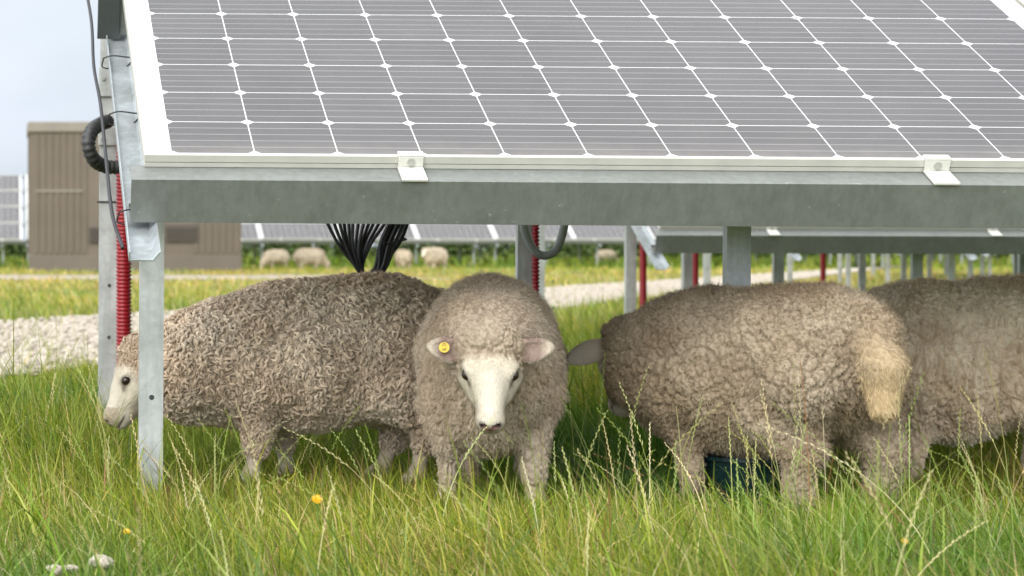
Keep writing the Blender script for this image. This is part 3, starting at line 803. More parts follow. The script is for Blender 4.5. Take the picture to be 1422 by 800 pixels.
def make_sheep(sp, h=.0062, locks=80000):
    wool, skin, H, (f, s, u, k) = sheep_sdf(sp)
    both = lambda p: smin(wool(p), skin(p), .006)
    hp = np.array(sp['head']['nose']); lo = np.array([-.50, -.27, -.005]); hi = np.array([.56, .27, .60])
    lo = np.minimum(lo, hp-.12); hi = np.maximum(hi, hp+.12); lo[2] = -.006
    V, Q = surface_nets(both, lo, hi, h)
    def grad(fn, V, e=.0015):
        g = np.stack([(fn(V+np.eye(3)[i]*e)-fn(V-np.eye(3)[i]*e)) for i in range(3)], 1)/(2*e); return g/(np.linalg.norm(g, axis=1)[:, None]+1e-9)
    g64 = lambda p: both(p.astype(np.float32))
    for _ in range(2):
        g = grad(g64, V); V = V-g*both(V)[:, None]*.9
    if sp.get('sub', True):
        E = np.sort(np.concatenate([Q[:, [i, (i+1) % 4]] for i in range(4)]), 1); ue, inv = np.unique(E[:, 0]*len(V)+E[:, 1], return_inverse=True); inv = inv.reshape(-1)
        e0, e1 = ue//len(V), ue % len(V); nv = len(V); ne = len(ue); m = [nv+inv[i*len(Q):(i+1)*len(Q)] for i in range(4)]; fc = nv+ne+np.arange(len(Q))
        V = np.concatenate([V, (V[e0]+V[e1])/2, V[Q].mean(1)]); Q = np.concatenate([np.stack([Q[:, i], m[i], fc, m[i-1]], 1) for i in range(4)])
        g = grad(g64, V); V = V-g*both(V)[:, None]*.8
    g = grad(g64, V)
    wv = np.clip((skin(V)-wool(V))/.010+.45, 0, 1)          # 1 = wool
    # hock / cannon wool fades to short hair
    # fleece relief
    st = sp['style']
    def tailm(p): return np.clip((-.345-p[:, 0])/.02, 0, 1)*np.exp(-((p[:, 1]-sp.get('ty', 0))/.062)**6)*np.clip((p[:, 2]-.17)/.03, 0, 1)*np.clip((.47-p[:, 2])/.08, 0, 1)*(1 if 'tailcol' in st else 0)
    smt = 1-.85*tailm(V)
    A = V*np.array(st.get('aniso', (1, 1, .55)))
    w1 = vnoise(V, .09)*.008+vnoise(V, .045)*.004
    F1, F2, _ = worley(A+np.stack([vnoise(V, .05), vnoise(V+9, .05), vnoise(V+17, .05)], 1)*.006, st['cell'])
    crack = np.clip((F2-F1)/(st['cell']*st.get('cw', .30)), 0, 1)**.7
    crack = crack+.35*vnoise(V, .006)*st.get('fine', .6)
    F1b, F2b, _ = worley(A+5, st['cell']*2.6); fold = np.clip((F2b-F1b)/(st['cell']*.55), 0, 1)
    band = np.exp(-((V[:, 2]-.32)/.19)**2) if st.get('folds') else 1
    V = V+g*(smt*wv*(w1+(crack-1)*st['depth']+(fold-1)*st.get('fdepth', .0)*band))[:, None]
    # ---- colour of the creature itself: dirty tips, pale face, pink ears
    base = np.array(st['col']); n1 = vnoise(V, .10); n2 = vnoise(V+3, .03); n3 = vnoise(V+7, .012)
    wc = base[None]*(1+.10*n1[:, None]+.08*n2[:, None])
    dirt = np.clip(.5+.9*vnoise(V+21, .14)+.5*vnoise(V+31, .05), 0, 1)*st.get('dirt', .4)
    wc = wc*(1-dirt[:, None])+wc*np.array(st.get('dcol', (.78, .66, .55)))*dirt[:, None]
    if 'tailcol' in st:
        tm = np.clip((-.340-V[:, 0])/.02, 0, 1)*np.exp(-((V[:, 1]-sp.get('ty', 0))/.060)**6)*np.clip((V[:, 2]-.18)/.03, 0, 1)*np.clip((.455-V[:, 2])/.17, 0, 1)
        wc = wc*(1-tm[:, None])+np.array(st['tailcol'])*tm[:, None]
    sc = np.array(st.get('face', (.66, .60, .49)))[None]*(1+.05*n2[:, None]+.05*n3[:, None])
    hl = V-H(0, 0, 0); a, b, c = hl@f/k, hl@s/k, hl@u/k
    def blob(ca, cb, cc, ra, rb, rc): return np.exp(-(((a-ca)/ra)**2+((b-cb)/rb)**2+((c-cc)/rc)**2)**1.5)
    def put(m, col): 
        nonlocal sc
        m = np.clip(m, 0, 1)[:, None]; sc = sc*(1-m)+np.array(col)*m
    ishead = (np.abs(a-.08) < .15) & (np.abs(b) < .16) & (np.abs(c) < .10)
    put(ishead*blob(.02, 0, .05, .035, .045, .05)*.45, (.50, .42, .30))       # tan forehead
    put(ishead*blob(.12, 0, .02, .07, .035, .05)*.5, (.74, .70, .62))
    for sg in (-1, 1):
        put(ishead*blob(.066, sg*.053, .011, .0165, .0140, .0125)*1.15, (.035, .022, .016))
        put(ishead*blob(.086, sg*.046, .006, .014, .007, .008)*.8, (.18, .12, .085))
        put(ishead*blob(.181, sg*.0135, .003, 0.0110, .0110, .0075)*1.6, (.05, .028, .024))
        em = ishead*np.clip((np.abs(b)-.062)/.01, 0, 1)*(np.sign(b) == sg)
        put(em*.35, (.52, .42, .34))
        # pink inside of the ear: faces that look forwards
        inn = em*np.clip((g@u-.25)*3, 0, 1)*np.clip((.125-np.abs(b))/.02, 0, 1); put(inn*.75, (.26, .165, .14))
        put(inn*np.clip((.088-np.abs(b))/.02, 0, 1)*.7, (.16, .065, .06))
    put(ishead*blob(.188, 0, -.004, .012, .018, .010)*1.1, (.17, .088, .075))     # nose leather
    put(ishead*blob(.190, 0, -.014, .012, .003, .012)*.9, (.12, .06, .05))
    mth = ishead*np.exp(-((c+.0285)/.0028)**2)*np.clip((a-.145)/.01, 0, 1); put(mth, (.10, .055, .05))
    lowz = np.clip((.030-V[:, 2])/.006, 0, 1); put(lowz, (.09, .07, .05))
    legm = (V[:, 2] < .2)*np.clip(.5+.7*n2, 0, 1)*.75; put(legm, (.42, .33, .24))
    col = wc*wv[:, None]+sc*(1-wv[:, None])
    body = np_mesh('body', V, Q, col)
    root = empty(sp.get('name', 'sheep'))
    bo = link('body', body, M['body'], root, True)
    # ---- eyes
    for sg in (-1, 1):
        c0 = H(.066, sg*.0490, .0105); mb = MB(); vs = []; nr, ns = 14, 9
        for i in range(ns+1):
            for j in range(nr):
                th = PI*i/ns; ph = 2*PI*j/nr; vs.append(tuple(c0+k*(f*math.sin(th)*math.cos(ph)*.0136+s*math.sin(th)*math.sin(ph)*.0118+u*math.cos(th)*.0108)))
        mb.add(vs, [(i*nr+j, i*nr+(j+1) % nr, (i+1)*nr+(j+1) % nr, (i+1)*nr+j) for i in range(ns) for j in range(nr)])
        e = mb.build('eye', M['eye'], root, True)
    # ---- fleece: tapered wool locks and short face hair grown from the body
    me = body; co = V
    tri = np.concatenate([Q[:, [0, 1, 2]], Q[:, [0, 2, 3]]]); pa, pb, pc = V[tri[:, 0]], V[tri[:, 1]], V[tri[:, 2]]
    ar = np.linalg.norm(np.cross(pb-pa, pc-pa), axis=1); tw = wv[tri].mean(1)
    vnrm = np.zeros_like(V); fn_ = np.cross(pb-pa, pc-pa)
    for i in range(3): np.add.at(vnrm, tri[:, i], fn_)
    vnrm /= np.linalg.norm(vnrm, axis=1)[:, None]+1e-12
    def scatter(n, wt):
        pr = ar*wt; pr = pr/pr.sum(); ti = rng.choice(len(tri), n, p=pr); r1 = np.sqrt(rng.uniform(0, 1, n)); r2 = rng.uniform(0, 1, n)
        w = np.stack([1-r1, r1*(1-r2), r1*r2], 1)[..., None]; t3 = tri[ti]
        P = (V[t3]*w).sum(1); Nn = (vnrm[t3]*w).sum(1); Nn /= np.linalg.norm(Nn, axis=1)[:, None]; C_ = (col[t3]*w).sum(1); return P, Nn, C_, (wv[t3]*w[..., 0]).sum(1)
    extraV = extraQ = None
    if 'solid' in st:
        n, L0, w0 = st['solid']; P, Nn, Cc, Wt = scatter(n, np.clip(tw-.3, 0, 1)+1e-9)
        dn = np.array([-.25, 0, -1.0])[None]+np.stack([vnoise(P, .05), vnoise(P+5, .05), vnoise(P+11, .05)], 1)*.9+rng.normal(0, .28, (n, 3)); dn -= Nn*(dn*Nn).sum(1)[:, None]; dn /= np.linalg.norm(dn, axis=1)[:, None]+1e-6
        sd = np.cross(Nn, dn); K_ = 6; M_ = 6; ts_ = np.linspace(0, 1, K_); ph = rng.uniform(0, 2*PI, n); sc_ = (rng.uniform(.6, 1.3, n)*(.4+.6*Wt)*np.clip(np.linalg.norm(P-H(.03, 0, 0), axis=1)/.13, .45, 1)*np.clip(.4+P[:, 2]/.3, .5, 1))[:, None]
        ctr = np.stack([P-dn*L0*.3*sc_+dn*(L0*t)*sc_+Nn*(np.sin(t*PI*.85)*w0*.95+.001)*sc_+sd*(np.sin(ph+t*5.0)*w0*.60)[:, None]*sc_ for t in ts_], 1)
        rad = w0*.5*sc_*np.array([.35, .9, 1.0, .95, .75, .22])[None]
        ang = np.linspace(0, 2*PI, M_, endpoint=False)
        ring = sd[:, None, None]*np.cos(ang)[None, None, :, None]+Nn[:, None, None]*np.sin(ang)[None, None, :, None]
        Vs = (ctr[:, :, None]+ring*rad[:, :, None, None]).reshape(-1, 3)
        b0 = (np.arange(n)*K_*M_)[:, None, None]+(np.arange(K_-1)*M_)[None, :, None]; j = np.arange(M_)[None, None]; j2 = (j+1) % M_
        Qs = np.stack([b0+j, b0+j2, b0+j2+M_, b0+j+M_], -1).reshape(-1, 4)
        cs_ = Cc*rng.uniform(.72, 1.25, (n, 1))*1.2; cs_ = np.repeat(cs_, K_*M_, 0)
        fl_ = link('fleece', np_mesh('fleece', Vs, Qs, np.clip(cs_, 0, .9)), M['wool'], root, True)
    n = locks; P, Nn, Cc, Wt = scatter(n, np.clip(tw-.15, 0, 1)**.5+1e-9)
    ln = st['len']*rng.uniform(.6, 1.25, n)*(.35+.65*Wt)*np.clip((P[:, 2]-.02)/.12, .35, 1)*(1+.35*np.clip((P[:, 2]-.42)/.06, 0, 1))
    tlm = tailm(P)
    hdist = np.linalg.norm(P-H(.03, 0, 0), axis=1); ln *= np.clip(hdist/.12, .45, 1)
    HF1, HF2, _hc = worley(P*np.array(st.get('aniso', (1, 1, .55)))+np.stack([vnoise(P, .05), vnoise(P+9, .05), vnoise(P+17, .05)], 1)*.006, st.get('hcell', st['cell'])); hc_ = st.get('hcell', st['cell']); rnd_ = hash3(np.floor(_hc*3000))[:, 1]; ln *= st.get('hcrack', 1)+(1-st.get('hcrack', 1))*np.clip((HF2-HF1)/(hc_*st.get('hcw', .22)), 0, 1)**.6; ln *= .85+.3*rnd_; ln = np.maximum(ln, .0012); ln = ln*(1-tlm)+tlm*.018*rng.uniform(.6, 1.2, n); P = P+Nn*st.get('lift', 0); Cc = Cc*(1+st.get('cvar', .12)*(rnd_-.5)*2)[:, None]
    cs = st['clump']; _, _, fp = worley(P*np.array(st.get('aniso', (1, 1, .55)))+0, cs); fp = fp/np.array(st.get('aniso', (1, 1, .55)))
    todir = fp-P; todir -= Nn*(todir*Nn).sum(1)[:, None]
    dn = np.array([-.35, 0, -1.0])[None]+rng.normal(0, .25, (n, 3)); dn = dn-Nn*(dn*Nn).sum(1)[:, None]; dn /= np.linalg.norm(dn, axis=1)[:, None]+.3
    K = st.get('K', 4); ts = np.linspace(0, 1, K); side = np.cross(Nn, dn); side /= np.linalg.norm(side, axis=1)[:, None]+1e-9
    ph = rng.uniform(0, 2*PI, n)*.25+hash3(np.floor(fp*400))[:, 0]*2*PI; cr = st['curl']
    pts = np.zeros((n, K, 3))
    for j, t in enumerate(ts):
        cv = (np.cos(ph+t*st.get('turn', 4.5))-np.cos(ph))[:, None]*side*cr+(np.sin(ph+t*st.get('turn', 4.5))-np.sin(ph))[:, None]*dn*cr
        pts[:, j] = P-Nn*.002+Nn*(ln*t*(1-st['lay']*.35*t)*(1-.6*tlm))[:, None]+dn*(ln*(st['lay']+(.95-st['lay'])*tlm)*t**1.4)[:, None]+todir*(st['pull']*t)+cv*t
    wid = st['wid']*np.clip(1.15-ts**3*.8, .35, 1)[None]*rng.uniform(.7, 1.3, (n, 1))
    sd2 = side+rng.normal(0, .5, (n, 3)); sd2 /= np.linalg.norm(sd2, axis=1)[:, None]
    Vr = np.stack([pts-sd2[:, None]*wid[..., None]/2, pts+sd2[:, None]*wid[..., None]/2], 2).reshape(-1, 3)
    i = (np.arange(n)*K*2)[:, None]+(np.arange(K-1)*2)[None]; Qr = np.stack([i, i+1, i+3, i+2], -1).reshape(-1, 4)
    rc = Cc*rng.uniform(.82, 1.2, (n, 1)); tipc = np.array(st.get('tip', (1.25, 1.22, 1.18)))
    ramp_ = (1+(tipc[None, None]-1)*(ts[None, :, None])); rc = rc[:, None]*ramp_; rc = np.repeat(rc[:, :, None], 2, 2).reshape(-1, 3)
    link('fleece' if 'solid' not in st else 'wool_fringe', np_mesh('fleece', Vr, Qr, np.clip(rc, 0, .9)), M['wool'], root)
    # short hair on face, ears and legs
    if sp.get('hair', True):
        n = int(locks*.22); P, Nn, Cc, Wt = scatter(n, np.clip(1-tw, 0, 1)+1e-9)
        key = (np.linalg.norm(P-H(.066, .05, .004), axis=1) < .016) | (np.linalg.norm(P-H(.066, -.05, .004), axis=1) < .016) | (np.linalg.norm(P-H(.19, 0, -.005), axis=1) < .020)
        P, Nn, Cc = P[~key], Nn[~key], Cc[~key]; n = len(P)
        fd = np.where((P[:, 2] < .22)[:, None] & (np.linalg.norm(P-H(.08, 0, 0), axis=1) > .16)[:, None], np.array([0, 0, -1.0]), f[None]); fd = fd-Nn*(fd*Nn).sum(1)[:, None]
        L_ = rng.uniform(.003, .0055, n)[:, None]; sd = np.cross(Nn, fd+rng.normal(0, .2, (n, 3))); sd /= np.linalg.norm(sd, axis=1)[:, None]+1e-9
        pts = np.stack([P, P+(Nn*.35+fd*.5)*L_, P+(Nn*.5+fd)*L_], 1); wd = np.array([.0006, .0005, .0002])[None, :, None]
        Vr = np.stack([pts-sd[:, None]*wd, pts+sd[:, None]*wd], 2).reshape(-1, 3)
        i = (np.arange(n)*6)[:, None]+(np.arange(2)*2)[None]; Qr = np.stack([i, i+1, i+3, i+2], -1).reshape(-1, 4)
        rc = np.repeat(Cc*rng.uniform(.9, 1.15, (n, 1)), 6, 0)
        link('face_hair', np_mesh('face_hair', Vr, Qr, np.clip(rc, 0, .9)), M['wool'], root)
    return root, H, (f, s, u, k)

curly = dict(cell=.0115, aniso=(1, 1, .55), depth=.005, fdepth=.010, folds=True, solid=(25000, .0185, .0074), lift=.0055, cvar=.12, col=(.53, .44, .345), dirt=.55, dcol=(.66, .56, .47), len=.012, clump=.0095, pull=.5, lay=.7, curl=.0020, turn=6.0, wid=.0009, K=4, tip=(1.35, 1.35, 1.32))
soft = dict(cell=.013, aniso=(1, 1, .7), depth=.0035, fdepth=.006, hcell=.015, hcrack=.35, hcw=.4, col=(.43, .355, .275), dirt=.55, dcol=(.72, .64, .55), len=.014, clump=.012, pull=.45, lay=.75, curl=.0018, turn=3.0, wid=.0008, tip=(1.3, 1.3, 1.28))
crack = dict(cell=.0115, aniso=(1, 1, .75), depth=.0055, cw=.30, fdepth=.010, folds=True, hcrack=.15, hcw=.30, col=(.36, .295, .215), dirt=.6, dcol=(.66, .57, .47), len=.0120, clump=.0115, pull=.45, lay=.38, curl=.0010, turn=4.0, wid=.0008, tip=(1.35, 1.34, 1.31), tailcol=(.50, .38, .225), cvar=.05)
crack2 = dict(crack); crack2.update(col=(.68, .575, .45), cell=.0140, aniso=(1, 1, .45), depth=.0085, fdepth=.014); crack2.pop('tailcol')

def place(root, px, d, rz, sc=1.0):
    root.location = (wx(px, d), d, 0); root.rotation_euler = (0, 0, R(rz)); root.scale = (sc, sc, sc)

# left sheep: side on, grazing, head down at the left
a, H_, _ = make_sheep(dict(style=curly, hs=.93, neck=((.15, 0, .325), (.30, 0, .295), .135, .115), neck2=((.30, 0, .295), (.39, 0, .290), .110, .070),
    torso=[((.17, 0, .315), (.185, .150, .150)), ((.0, 0, .320), (.25, .178, .175)), ((-.19, 0, .345), (.175, .162, .170)), ((-.09, 0, .40), (.26, .115, .110))],
    head=dict(poll=(.415, 0, .315), nose=(.497, .01, .150), side=(0, 1, 0), ear=(.05, 1, -.45)), legwool=.35,
    legs=[('f', (.15, .085, .27), (.125, .08, .155), (.150, .08, 0)), ('f', (.14, -.085, .27), (.05, -.08, .150), (.035, -.08, 0)),
          ('h', (-.20, .085, .33), (-.285, .085, .165), (-.255, .085, 0)), ('h', (-.20, -.085, .33), (-.245, -.085, .160), (-.19, -.085, 0))]), locks=150000)
place(a, 425, 5.86, 180)
tag(a, 'curly grey brown sheep grazing at the left with its white face behind the post', 'sheep', 'sheep sheltering at the near solar array')
# centre sheep: facing the camera
b, H_, (f, s_v, u, k) = make_sheep(dict(style=soft, neck=((.16, 0, .37), (.30, 0, .375), .150, .112), neck2=((.30, 0, .375), (.385, 0, .360), .108, .082), hs=1.0,
    head=dict(poll=(.415, 0, .372), nose=(.505, 0, .200), side=(0, 1, 0), ear=(-.16, 1, .10)), legwool=.7,
    torso=[((.17, 0, .305), (.180, .150, .185)), ((.0, 0, .315), (.25, .170, .190)), ((-.19, 0, .345), (.175, .160, .175)), ((-.02, 0, .405), (.30, .105, .110))],
    legs=[('f', (.17, .095, .24), (.20, .098, .15), (.205, .102, 0)), ('f', (.17, -.095, .24), (.165, -.095, .15), (.16, -.098, 0)),
          ('h', (-.20, .085, .30), (-.265, .085, .16), (-.235, .085, 0)), ('h', (-.20, -.085, .30), (-.22, -.05, .16), (-.16, -.045, 0))]), h=.0052, locks=120000)
place(b, 680, 5.56, -101.5)
tag(b, 'woolly sheep facing the camera with a white face and a yellow ear tag', 'sheep', 'sheep sheltering at the near solar array')
# yellow round tag clipped in its right ear
tc0 = H_(.000, -.0985, .006)
rm = Matrix((tuple(s_v), tuple(f), tuple(u))).transposed()
mb = MB(); mb.cyl((0, 0, 0), .0115, .003, 'z', 24); mb.cyl((0, 0, .003), .0045, .004, 'z', 16, .0035)
o = mb.build('ear_tag', M['plastic_tag'], b); o.matrix_local = Matrix.Translation(Vector(tc0)) @ rm.to_4x4() @ Matrix.Rotation(R(-18), 4, 'X')
mb = MB()
for yy, w in ((.006, .005), (-.005, .006), (-.0083, .004)): mb.box(-w, w, yy-.0008, yy+.0008, .0031, .0034)
t_ = mb.build('tag_print', M['tag_ink'], o)
# right sheep: seen from behind, walking away to the left, tail towards us
c_, H_, _ = make_sheep(dict(style=crack, neck=((.16, 0, .36), (.27, -.01, .335), .145, .118), neck2=((.27, -.01, .335), (.345, -.03, .320), .110, .072),
    cheek=True, head=dict(poll=(.362, -.015, .376), nose=(.418, -.050, .185), side=(.60, .80, 0), ear=(.42, 1, -.12), earlen=.052), legwool=.8,
    ty=.045, tr=1.02, kr=.052, kt=.014, torso=[((.155, 0, .315), (.185, .150, .178)), ((.0, 0, .312), (.26, .178, .190)), ((-.19, 0, .350), (.180, .168, .165)), ((-.10, 0, .42), (.28, .12, .105))],
    legs=[('f', (.15, .085, .26), (.10, .08, .15), (.085, .08, 0)), ('f', (.15, -.085, .26), (.17, -.08, .15), (.20, -.08, 0)),
          ('h', (-.215, .105, .295), (-.235, .103, .150), (-.205, .100, 0)), ('h', (-.22, -.105, .295), (-.290, -.095, .150), (-.265, -.092, 0))]), locks=150000)
place(c_, 1038, 5.40, 121, .965); c_.scale = (1.06, .965, .965)
tag(c_, 'sheep seen from behind with a hanging yellowish woolly tail, one ear sticking out left', 'sheep', 'sheep sheltering at the near solar array')
d_, H_, _ = make_sheep(dict(style=crack2, neck=((.16, 0, .36), (.30, 0, .30), .150, .115), neck2=((.30, 0, .30), (.37, 0, .25), .11, .075),
    head=dict(poll=(.385, 0, .27), nose=(.44, 0, .10), side=(0, 1, 0)), legwool=.8,
    kr=.052, kt=.012, torso=[((.17, 0, .305), (.195, .150, .185)), ((.02, 0, .300), (.25, .172, .190)), ((-.19, 0, .355), (.185, .165, .165)), ((-.08, 0, .43), (.30, .12, .105))],
    legs=[('f', (.15, .085, .26), (.14, .08, .15), (.15, .08, 0)), ('f', (.15, -.085, .26), (.19, -.08, .15), (.22, -.08, 0)),
          ('h', (-.20, .108, .30), (-.235, .103, .150), (-.205, .102, 0)), ('h', (-.20, -.105, .30), (-.255, -.095, .150), (-.225, -.095, 0))]), locks=150000)
place(d_, 1332, 5.87, 177, .975); d_.scale = (.93, .975, .975)
tag(d_, 'cropped grey brown sheep at the right edge, its front hidden behind the tailed sheep', 'sheep', 'sheep sheltering at the near solar array')
# small distant sheep: three poses, built once each
pale = dict(cell=.04, depth=.004, col=(.60, .53, .42), dirt=.3, len=.022, clump=.03, pull=.4, lay=.5, curl=.002, wid=.006, tip=(1.1, 1.1, 1.1))
lg = [('f', (.15, .085, .26), (.15, .08, .15), (.16, .08, 0)), ('f', (.15, -.085, .26), (.12, -.08, .15), (.11, -.08, 0)), ('h', (-.20, .085, .32), (-.27, .085, .165), (-.24, .085, 0)), ('h', (-.20, -.085, .32), (-.24, -.085, .165), (-.20, -.085, 0))]
g1, _, _ = make_sheep(dict(style=pale, neck=((.16, 0, .34), (.32, 0, .24), .13, .09), head=dict(poll=(.42, 0, .17), nose=(.46, 0, .03)), legs=lg, hair=False, sub=False), h=.014, locks=9000)
g2, _, _ = make_sheep(dict(style=pale, neck=((.16, 0, .38), (.30, 0, .43), .13, .08), head=dict(poll=(.36, 0, .47), nose=(.47, 0, .36)), legs=lg, hair=False, sub=False), h=.014, locks=9000)
grp = 'distant sheep grazing by the far arrays'
for o, px, d, rz, sc, lb in ((g1, 431, 62, 8, 1.1, 'distant pale sheep grazing head down towards the right, right hand of the pair'),
        (copy_tree(g1), 383, 66, 200, 1.02, 'distant sheep with its rump to the other grazing sheep, near the cabin'),
        (g2, 604, 62, 222, 1.12, 'distant round pale sheep with its head raised, between cables and posts'),
        (copy_tree(g2), 560, 63, 100, 1.02, 'distant sheep half hidden behind the hanging black cables'),
        (copy_tree(g1), 842, 78, 20, 1.0, 'distant sheep far off between the ducted post and the rafter of the second array')):
    place(o, px, d, rz, sc); tag(o, lb, 'sheep', grp)

# ------------------------------------------------------------------ grass
def ribbons(name, P, Hh, Wd, bend, ang, col, K=5, tipw=.08, droop=.35, colr=.18):
    n = len(P); ts = np.linspace(0, 1, K); d = np.c_[np.cos(ang), np.sin(ang), np.zeros(n)]
    pts = np.zeros((n, K, 3)); tw = rng.normal(0, .25, n)
    d2 = np.c_[-d[:, 1], d[:, 0], np.zeros(n)]
    for j, t in enumerate(ts):
        pts[:, j] = P+d*(Hh*bend*t**1.8)[:, None]+d2*(Hh*tw*.3*t*t)[:, None]
        pts[:, j, 2] += Hh*(t-droop*bend*bend*t**3*.6)
    sa = ang+PI/2+rng.normal(0, .7, n); sd = np.c_[np.cos(sa), np.sin(sa), np.zeros(n)]
    w = Wd[:, None]*(np.clip(1-ts**2.2, tipw, 1))[None]
    V = np.stack([pts-sd[:, None]*w[..., None]/2, pts+sd[:, None]*w[..., None]/2], 2).reshape(-1, 3)
    i = (np.arange(n)*K*2)[:, None]+(np.arange(K-1)*2)[None]; Q = np.stack([i, i+1, i+3, i+2], -1).reshape(-1, 4)
    c = col[:, None]*(1+colr*(ts[None, :, None]-.4)); c = np.repeat(c[:, :, None], 2, 2).reshape(-1, 3)
    return V, Q, c, pts
def wedge(n, z0, z1, m=.9, pw=1.0):
    z = z0+(z1-z0)*rng.uniform(0, 1, n)**pw; w = .4325*z; x = rng.uniform(0, 1, n)*(w+2*m)-m; return x, z
def off_track(x, y):
    a = -8+(y+7.2)*.4527+.03; b = -13.5+(y+8.5)*.4969
    wob = .25*vnoise(np.c_[x, y, 0*x], 1.1)+.15*vnoise(np.c_[x, y, 0*x+3], .4)
    on = (x < a+wob) & (x > b-wob)
    path = (y > 43.5) & (y < 52.3) & (x < 8.5)
    return ~((on & (rng.uniform(0, 1, len(x)) < .985)) | path)
def pick(n, cols, p):
    c = np.array(cols)[rng.choice(len(cols), n, p=np.array(p)/sum(p))]; return c*rng.uniform(.8, 1.25, (n, 1))*rng.normal(1, .05, (n, 3))
GR = [(.080, .135, .012), (.150, .205, .016), (.225, .265, .028), (.33, .33, .065), (.46, .38, .18), (.24, .14, .07)]
def patch(x, y, s=.5, o=0): return .5+.5*vnoise(np.c_[x, y, 0*x+o], s)
allV, allQ, allC = [], [], []; base = 0
def push(V, Q, c):
    global base
    allV.append(V.astype(np.float32)); allQ.append((Q+base).astype(np.int32)); allC.append(c.astype(np.float32)); base += len(V)
def layer(n, z0, z1, hm, hs, w, p, m=.9, pw=1.0, thr=None, wind=.6, bm=.45, dens=None):
    x, y = wedge(n, z0, z1, m, pw); k = off_track(x, y)
    if dens is not None: k &= rng.uniform(0, 1, n) < dens(x, y)
    x, y = x[k], y[k]; n = len(x)
    h = hm*np.exp(rng.normal(0, hs, n))*(.45+.5*patch(x, y, .35, 2)+.6*patch(x, y, .12, 8)); h = np.minimum(h, hm*2.2)
    h *= 1-.38*np.clip((y-4.35)/.3, 0, 1)*np.clip((6.3-y)/.3, 0, 1)*np.clip((x-.1)/.15, 0, 1); h *= 1-.45*np.clip((y-6.2)/.5, 0, 1)*np.clip((13-y)/1, 0, 1)*np.clip((.75-x)/.3, 0, 1)
    ang = rng.uniform(0, 2*PI, n); ang = np.where(rng.uniform(0, 1, n) < wind, rng.normal(PI*.95, .9, n), ang)
    bend = np.abs(rng.normal(bm, .32, n)); W_ = w*rng.uniform(.6, 1.35, n)
    pt = patch(x, y, .8, 5)[:, None]
    c = pick(n, GR, p)*(1-.0*pt)+0*pt
    c = c*(1+.75*(pt-.5)*np.array([1.7, .7, .4]))*(1+.8*(patch(x, y, .13, 41)[:, None]-.5))
    V, Q, cc_, _ = ribbons('g', np.c_[x, y, 0*x-.004], h, W_, bend, ang, c); push(V, Q, cc_)
bare = lambda x, y: 1-.80*np.clip((patch(x, y, .45, 11)-.60)/.08, 0, 1)*np.clip((5.2-y)/.6, 0, 1)-.9*np.clip(((x < .12+.0*y) & (y < 4.45)), 0, 1)*.75
# dense sward
layer(210000, 3.0, 7.6, .064, .36, .0027, [4, 5, 3.5, 1.8, 1.2, .4], m=.7, pw=.95, dens=bare, bm=.6)
# longer leaves, patchy
layer(20000, 3.3, 7.6, .110, .32, .0030, [3, 5, 4, 2, 1.0, .2], m=.7, dens=lambda x, y: np.clip((patch(x, y, .55, 20)-.35)*2.4, .12, 1)*bare(x, y))
layer(26000, 3.6, 7.0, .135, .30, .0032, [2.5, 5, 4, 2, .8, .1], m=.7, dens=lambda x, y: np.clip((patch(x, y, .22, 61)-.52)*6, 0, 1)*bare(x, y))
layer(5000, 3.3, 6.5, .13, .3, .0030, [.2, .4, .5, 1, 4, 3], m=.7, dens=lambda x, y: np.clip((patch(x, y, .2, 71)-.55)*7, .04, 1))
# broad cocksfoot leaves and dark rough tufts
layer(5500, 3.4, 6.6, .115, .35, .0062, [3, 5, 4, 2, .8, .1], m=.7, bm=.8, dens=lambda x, y: np.clip((patch(x, y, .25, 81)-.40)*4, .1, 1))
layer(12000, 3.2, 6.6, .10, .3, .0032, [9, 2, .3, 0, .3, .3], m=.7, bm=.5, dens=lambda x, y: np.clip((patch(x, y, .17, 91)-.58)*8, 0, 1))
# dry litter and weedy bits low down at the front
layer(26000, 3.2, 5.2, .040, .5, .0032, [.2, .5, 1, 2, 5, 2.5], m=.7, bm=.9, dens=lambda x, y: np.clip((patch(x, y, .3, 51)-.45)*4, .05, 1))
layer(9000, 3.2, 4.5, .060, .4, .0034, [.5, 1, 2, 2, 3, 2], m=.6, bm=.8, dens=lambda x, y: np.clip((.35-x)*5, .08, 1))
# tall clump by the left post
layer(24000, 5.25, 8.0, .245, .25, .0036, [3, 5, 3, 2, .8, .2], m=.8, dens=lambda x, y: np.clip((.37-x+.12*(patch(x, y, .4, 31)-.5))/.10, 0, 1)*np.clip((y-5.05)/.35, .0, 1))
# under and behind the sheep
layer(80000, 6.4, 13.5, .150, .30, .0050, [3, 6, 4, 1.2, .4, .0], m=1.6)
layer(55000, 13.5, 30, .10, .3, .0095, [1.2, 3.5, 4, 3.5, 3, .2], m=3)
layer(34000, 24, 58, .08, .3, .020, [.1, .5, 1.5, 4, 6, .9], m=5)
layer(14000, 56, 66, .09, .3, .03, [.5, 2, 3, 4, 2.5, .0], m=8)
layer(30000, 66, 90, .22, .3, .045, [4, 5, 3, 1, .3, .0], m=8)
g = np_mesh('grass', np.concatenate(allV), np.concatenate(allQ), np.clip(np.concatenate(allC), 0, .9))
tag(link('grass', g, M['grass']), 'long lush meadow grass round the sheep and posts', 'grass', kind='stuff')
